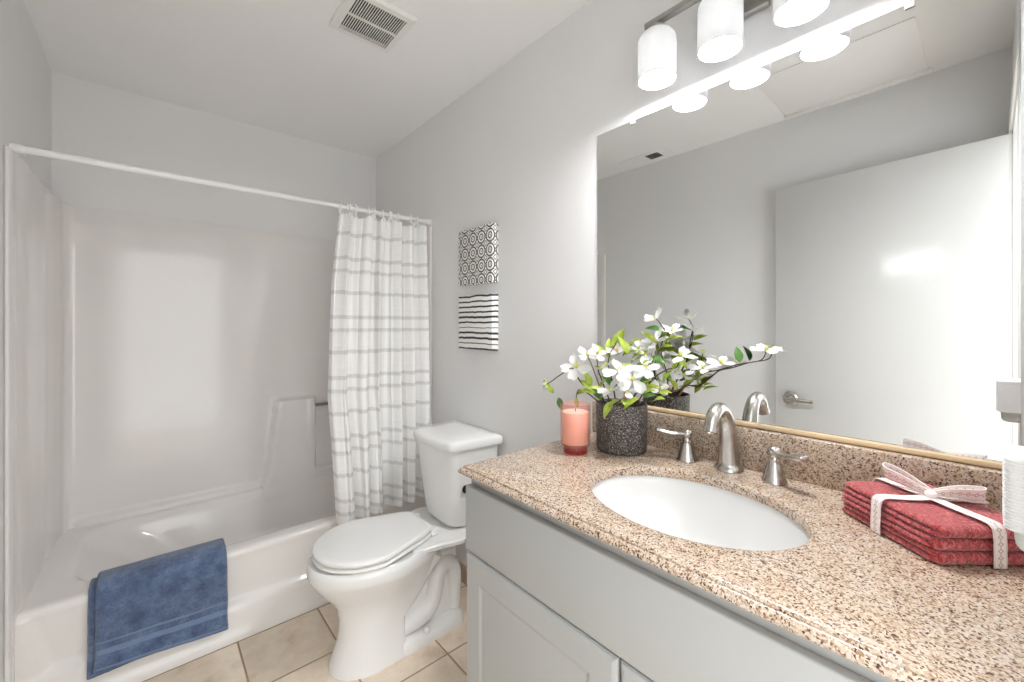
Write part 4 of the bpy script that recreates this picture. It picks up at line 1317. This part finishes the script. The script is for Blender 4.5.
rb = thing('ribbon_bow', 'white patterned lace ribbon tied in a bow around the red washcloths', 'ribbon', (F0 + e1 * A / 2 + e2 * B / 2)[:2] + (ZST,))
def ribbon(name, pts, wdir, width, n=8, th=0.0012):
    """flat band along pts; wdir gives the width direction (one per point or a single vector)"""
    P = catmull(pts, n)
    m = MB()
    if not isinstance(wdir, list):
        wd = [Vector(wdir)] * len(P)
    else:
        wv = catmull(wdir, n); wd = wv
    rings, uvs = [], []
    s = 0
    NW = 6
    for i, p in enumerate(P):
        if i: s += (p - P[i - 1]).length
        t = (P[min(i + 1, len(P) - 1)] - P[max(i - 1, 0)]).normalized()
        w = wd[i].normalized(); w = (w - t * w.dot(t)).normalized()
        nn = t.cross(w)
        wdt = width(i / (len(P) - 1)) if callable(width) else width
        r = [p + w * (wdt * (k / NW - 0.5)) + nn * th * 0.5 for k in range(NW + 1)] + [p + w * (wdt * (0.5 - k / NW)) - nn * th * 0.5 for k in range(NW + 1)]
        rings.append(r)
        uvs += [(s * 100, k / NW) for k in range(NW + 1)] + [(s * 100, 1 - k / NW) for k in range(NW + 1)]
    m.loft(rings, True, True, True, uvs)
    return m.build(name, M['ribbon'], rb, angle=180, uv=True)
def cpt(a, b, z): 
    p = F0 + e1 * a + e2 * b
    return Vector((p.x, p.y, z))
ka, kb = A * 0.47, B * 0.50         # knot position
zt, zbm = ZST + 0.0034, ZC + 0.0016
g_ = 0.0055
# band over the front-left face (the e1-side faces -e2), running along e2
ribbon('band', [cpt(ka + 0.012, -g_ + 0.0, zbm), cpt(ka + 0.012, -g_, zbm + 0.02), cpt(ka + 0.010, -g_, zt - 0.012), cpt(ka + 0.010, -g_ * 0.4, zt - 0.003), cpt(ka + 0.009, 0.008, zt + 0.0008), cpt(ka + 0.004, kb * 0.55, zt + 0.001), cpt(ka, kb, zt + 0.003),
                cpt(ka, kb * 1.5, zt + 0.001), cpt(ka, B - 0.008, zt), cpt(ka, B + g_ * 0.4, zt - 0.003), cpt(ka, B + g_, zt - 0.012), cpt(ka, B + g_, zbm)], e1, 0.0195)
ribbon('band', [cpt(-g_, kb + 0.01, zbm), cpt(-g_, kb + 0.01, zbm + 0.02), cpt(-g_, kb + 0.009, zt - 0.012), cpt(-g_ * 0.4, kb + 0.008, zt - 0.002), cpt(0.008, kb + 0.007, zt + 0.0016), cpt(ka * 0.55, kb + 0.004, zt + 0.002), cpt(ka, kb, zt + 0.004),
                cpt(ka * 1.5, kb, zt + 0.002), cpt(A - 0.008, kb, zt + 0.001), cpt(A + g_ * 0.4, kb, zt - 0.003), cpt(A + g_, kb, zt - 0.012), cpt(A + g_, kb, zbm)], e2, 0.0195)
K = cpt(ka, kb, zt + 0.0095)
m = MB(); m.sphere(K, 0.009, 16, 10, 0.8)
m.build('knot', M['ribbon'], rb, uv=True)
lf = Vector((0.20, 0.93, 0)).normalized(); rt = Vector((0.35, -0.93, 0)).normalized()
def wid(u): return 0.012 + 0.014 * sin(pi * u)
Z_ = Vector((0, 0, 1))
wl = Vector((-0.42, 0.05, 0.90)); bk = Vector((0.85, 0.0, 0.25))
ribbon('bow_loop', [K, K + lf * 0.020 + Z_ * 0.006, K + lf * 0.042 + Z_ * 0.013, K + lf * 0.060 + Z_ * 0.016 + bk * 0.003, K + lf * 0.066 + Z_ * 0.017 + bk * 0.012, K + lf * 0.060 + Z_ * 0.017 + bk * 0.022, K + lf * 0.035 + Z_ * 0.013 + bk * 0.018, K + Z_ * 0.003 + bk * 0.004],
       wl, wid)
ribbon('bow_loop', [K, K + rt * 0.018 + Z_ * 0.005, K + rt * 0.040 + Z_ * 0.008, K + rt * 0.060 + Z_ * 0.008 + bk * 0.003, K + rt * 0.066 + Z_ * 0.008 + bk * 0.010, K + rt * 0.058 + Z_ * 0.008 + bk * 0.018, K + rt * 0.030 + Z_ * 0.007 + bk * 0.015, K + Z_ * 0.002 + bk * 0.004],
       Vector((-0.55, -0.05, 0.83)), wid)
ribbon('tail', [K, K + Vector((0.012, -0.022, 0.0)), K + Vector((0.026, -0.045, -0.004)), K + Vector((0.038, -0.062, -0.003))], Vector((0.8, 0.5, 0.1)), 0.015)

# ------------------------------------------------------------------ plug-in unit on the front wall
pl = thing('plug_in_freshener', 'white ribbed plug-in unit on the front wall beside the mirror edge', 'plug-in', (-0.46, YF, 1.08))
px0, px1, py1 = -0.500, -0.432, -0.009
m = MB()
n = 22
rings = []
z0, z1 = 1.066, 1.142
zs = []
for k in range(n):
    za = z0 + (z1 - z0) * k / n; zb = z0 + (z1 - z0) * (k + 1) / n
    zs += [(za + 0.0004, 0.0), (za + (zb - za) * 0.55, 0.0), (za + (zb - za) * 0.62, 0.0013), (zb - 0.0002, 0.0013)]
zs = [(z0 - 0.003, 0.005)] + zs + [(z1 + 0.003, 0.005)]
for z, i in zs:
    rings.append(rrect(px0 + i, px1 - i, YF + 0.0005, py1 - i, 0.008, z, 5))
m.loft(rings, True, True, True)
m.build('ribbed_body', M['plug_white'], pl, angle=30)
m = MB()
rings = [rrect(px0 + 0.016 + i, px1 - 0.016 - i, YF + 0.006 + i, py1 - 0.008 - i, 0.012, z, 6) for z, i in ((1.0625, 0.0), (1.052, 0.0), (1.044, 0.001), (1.039, 0.004), (1.037, 0.010))]
m.loft(rings, True, True, True)
b = m.build('refill_bottle', M['plug_pale'], pl); b['label'] = 'pale rounded refill below the ribbed body'
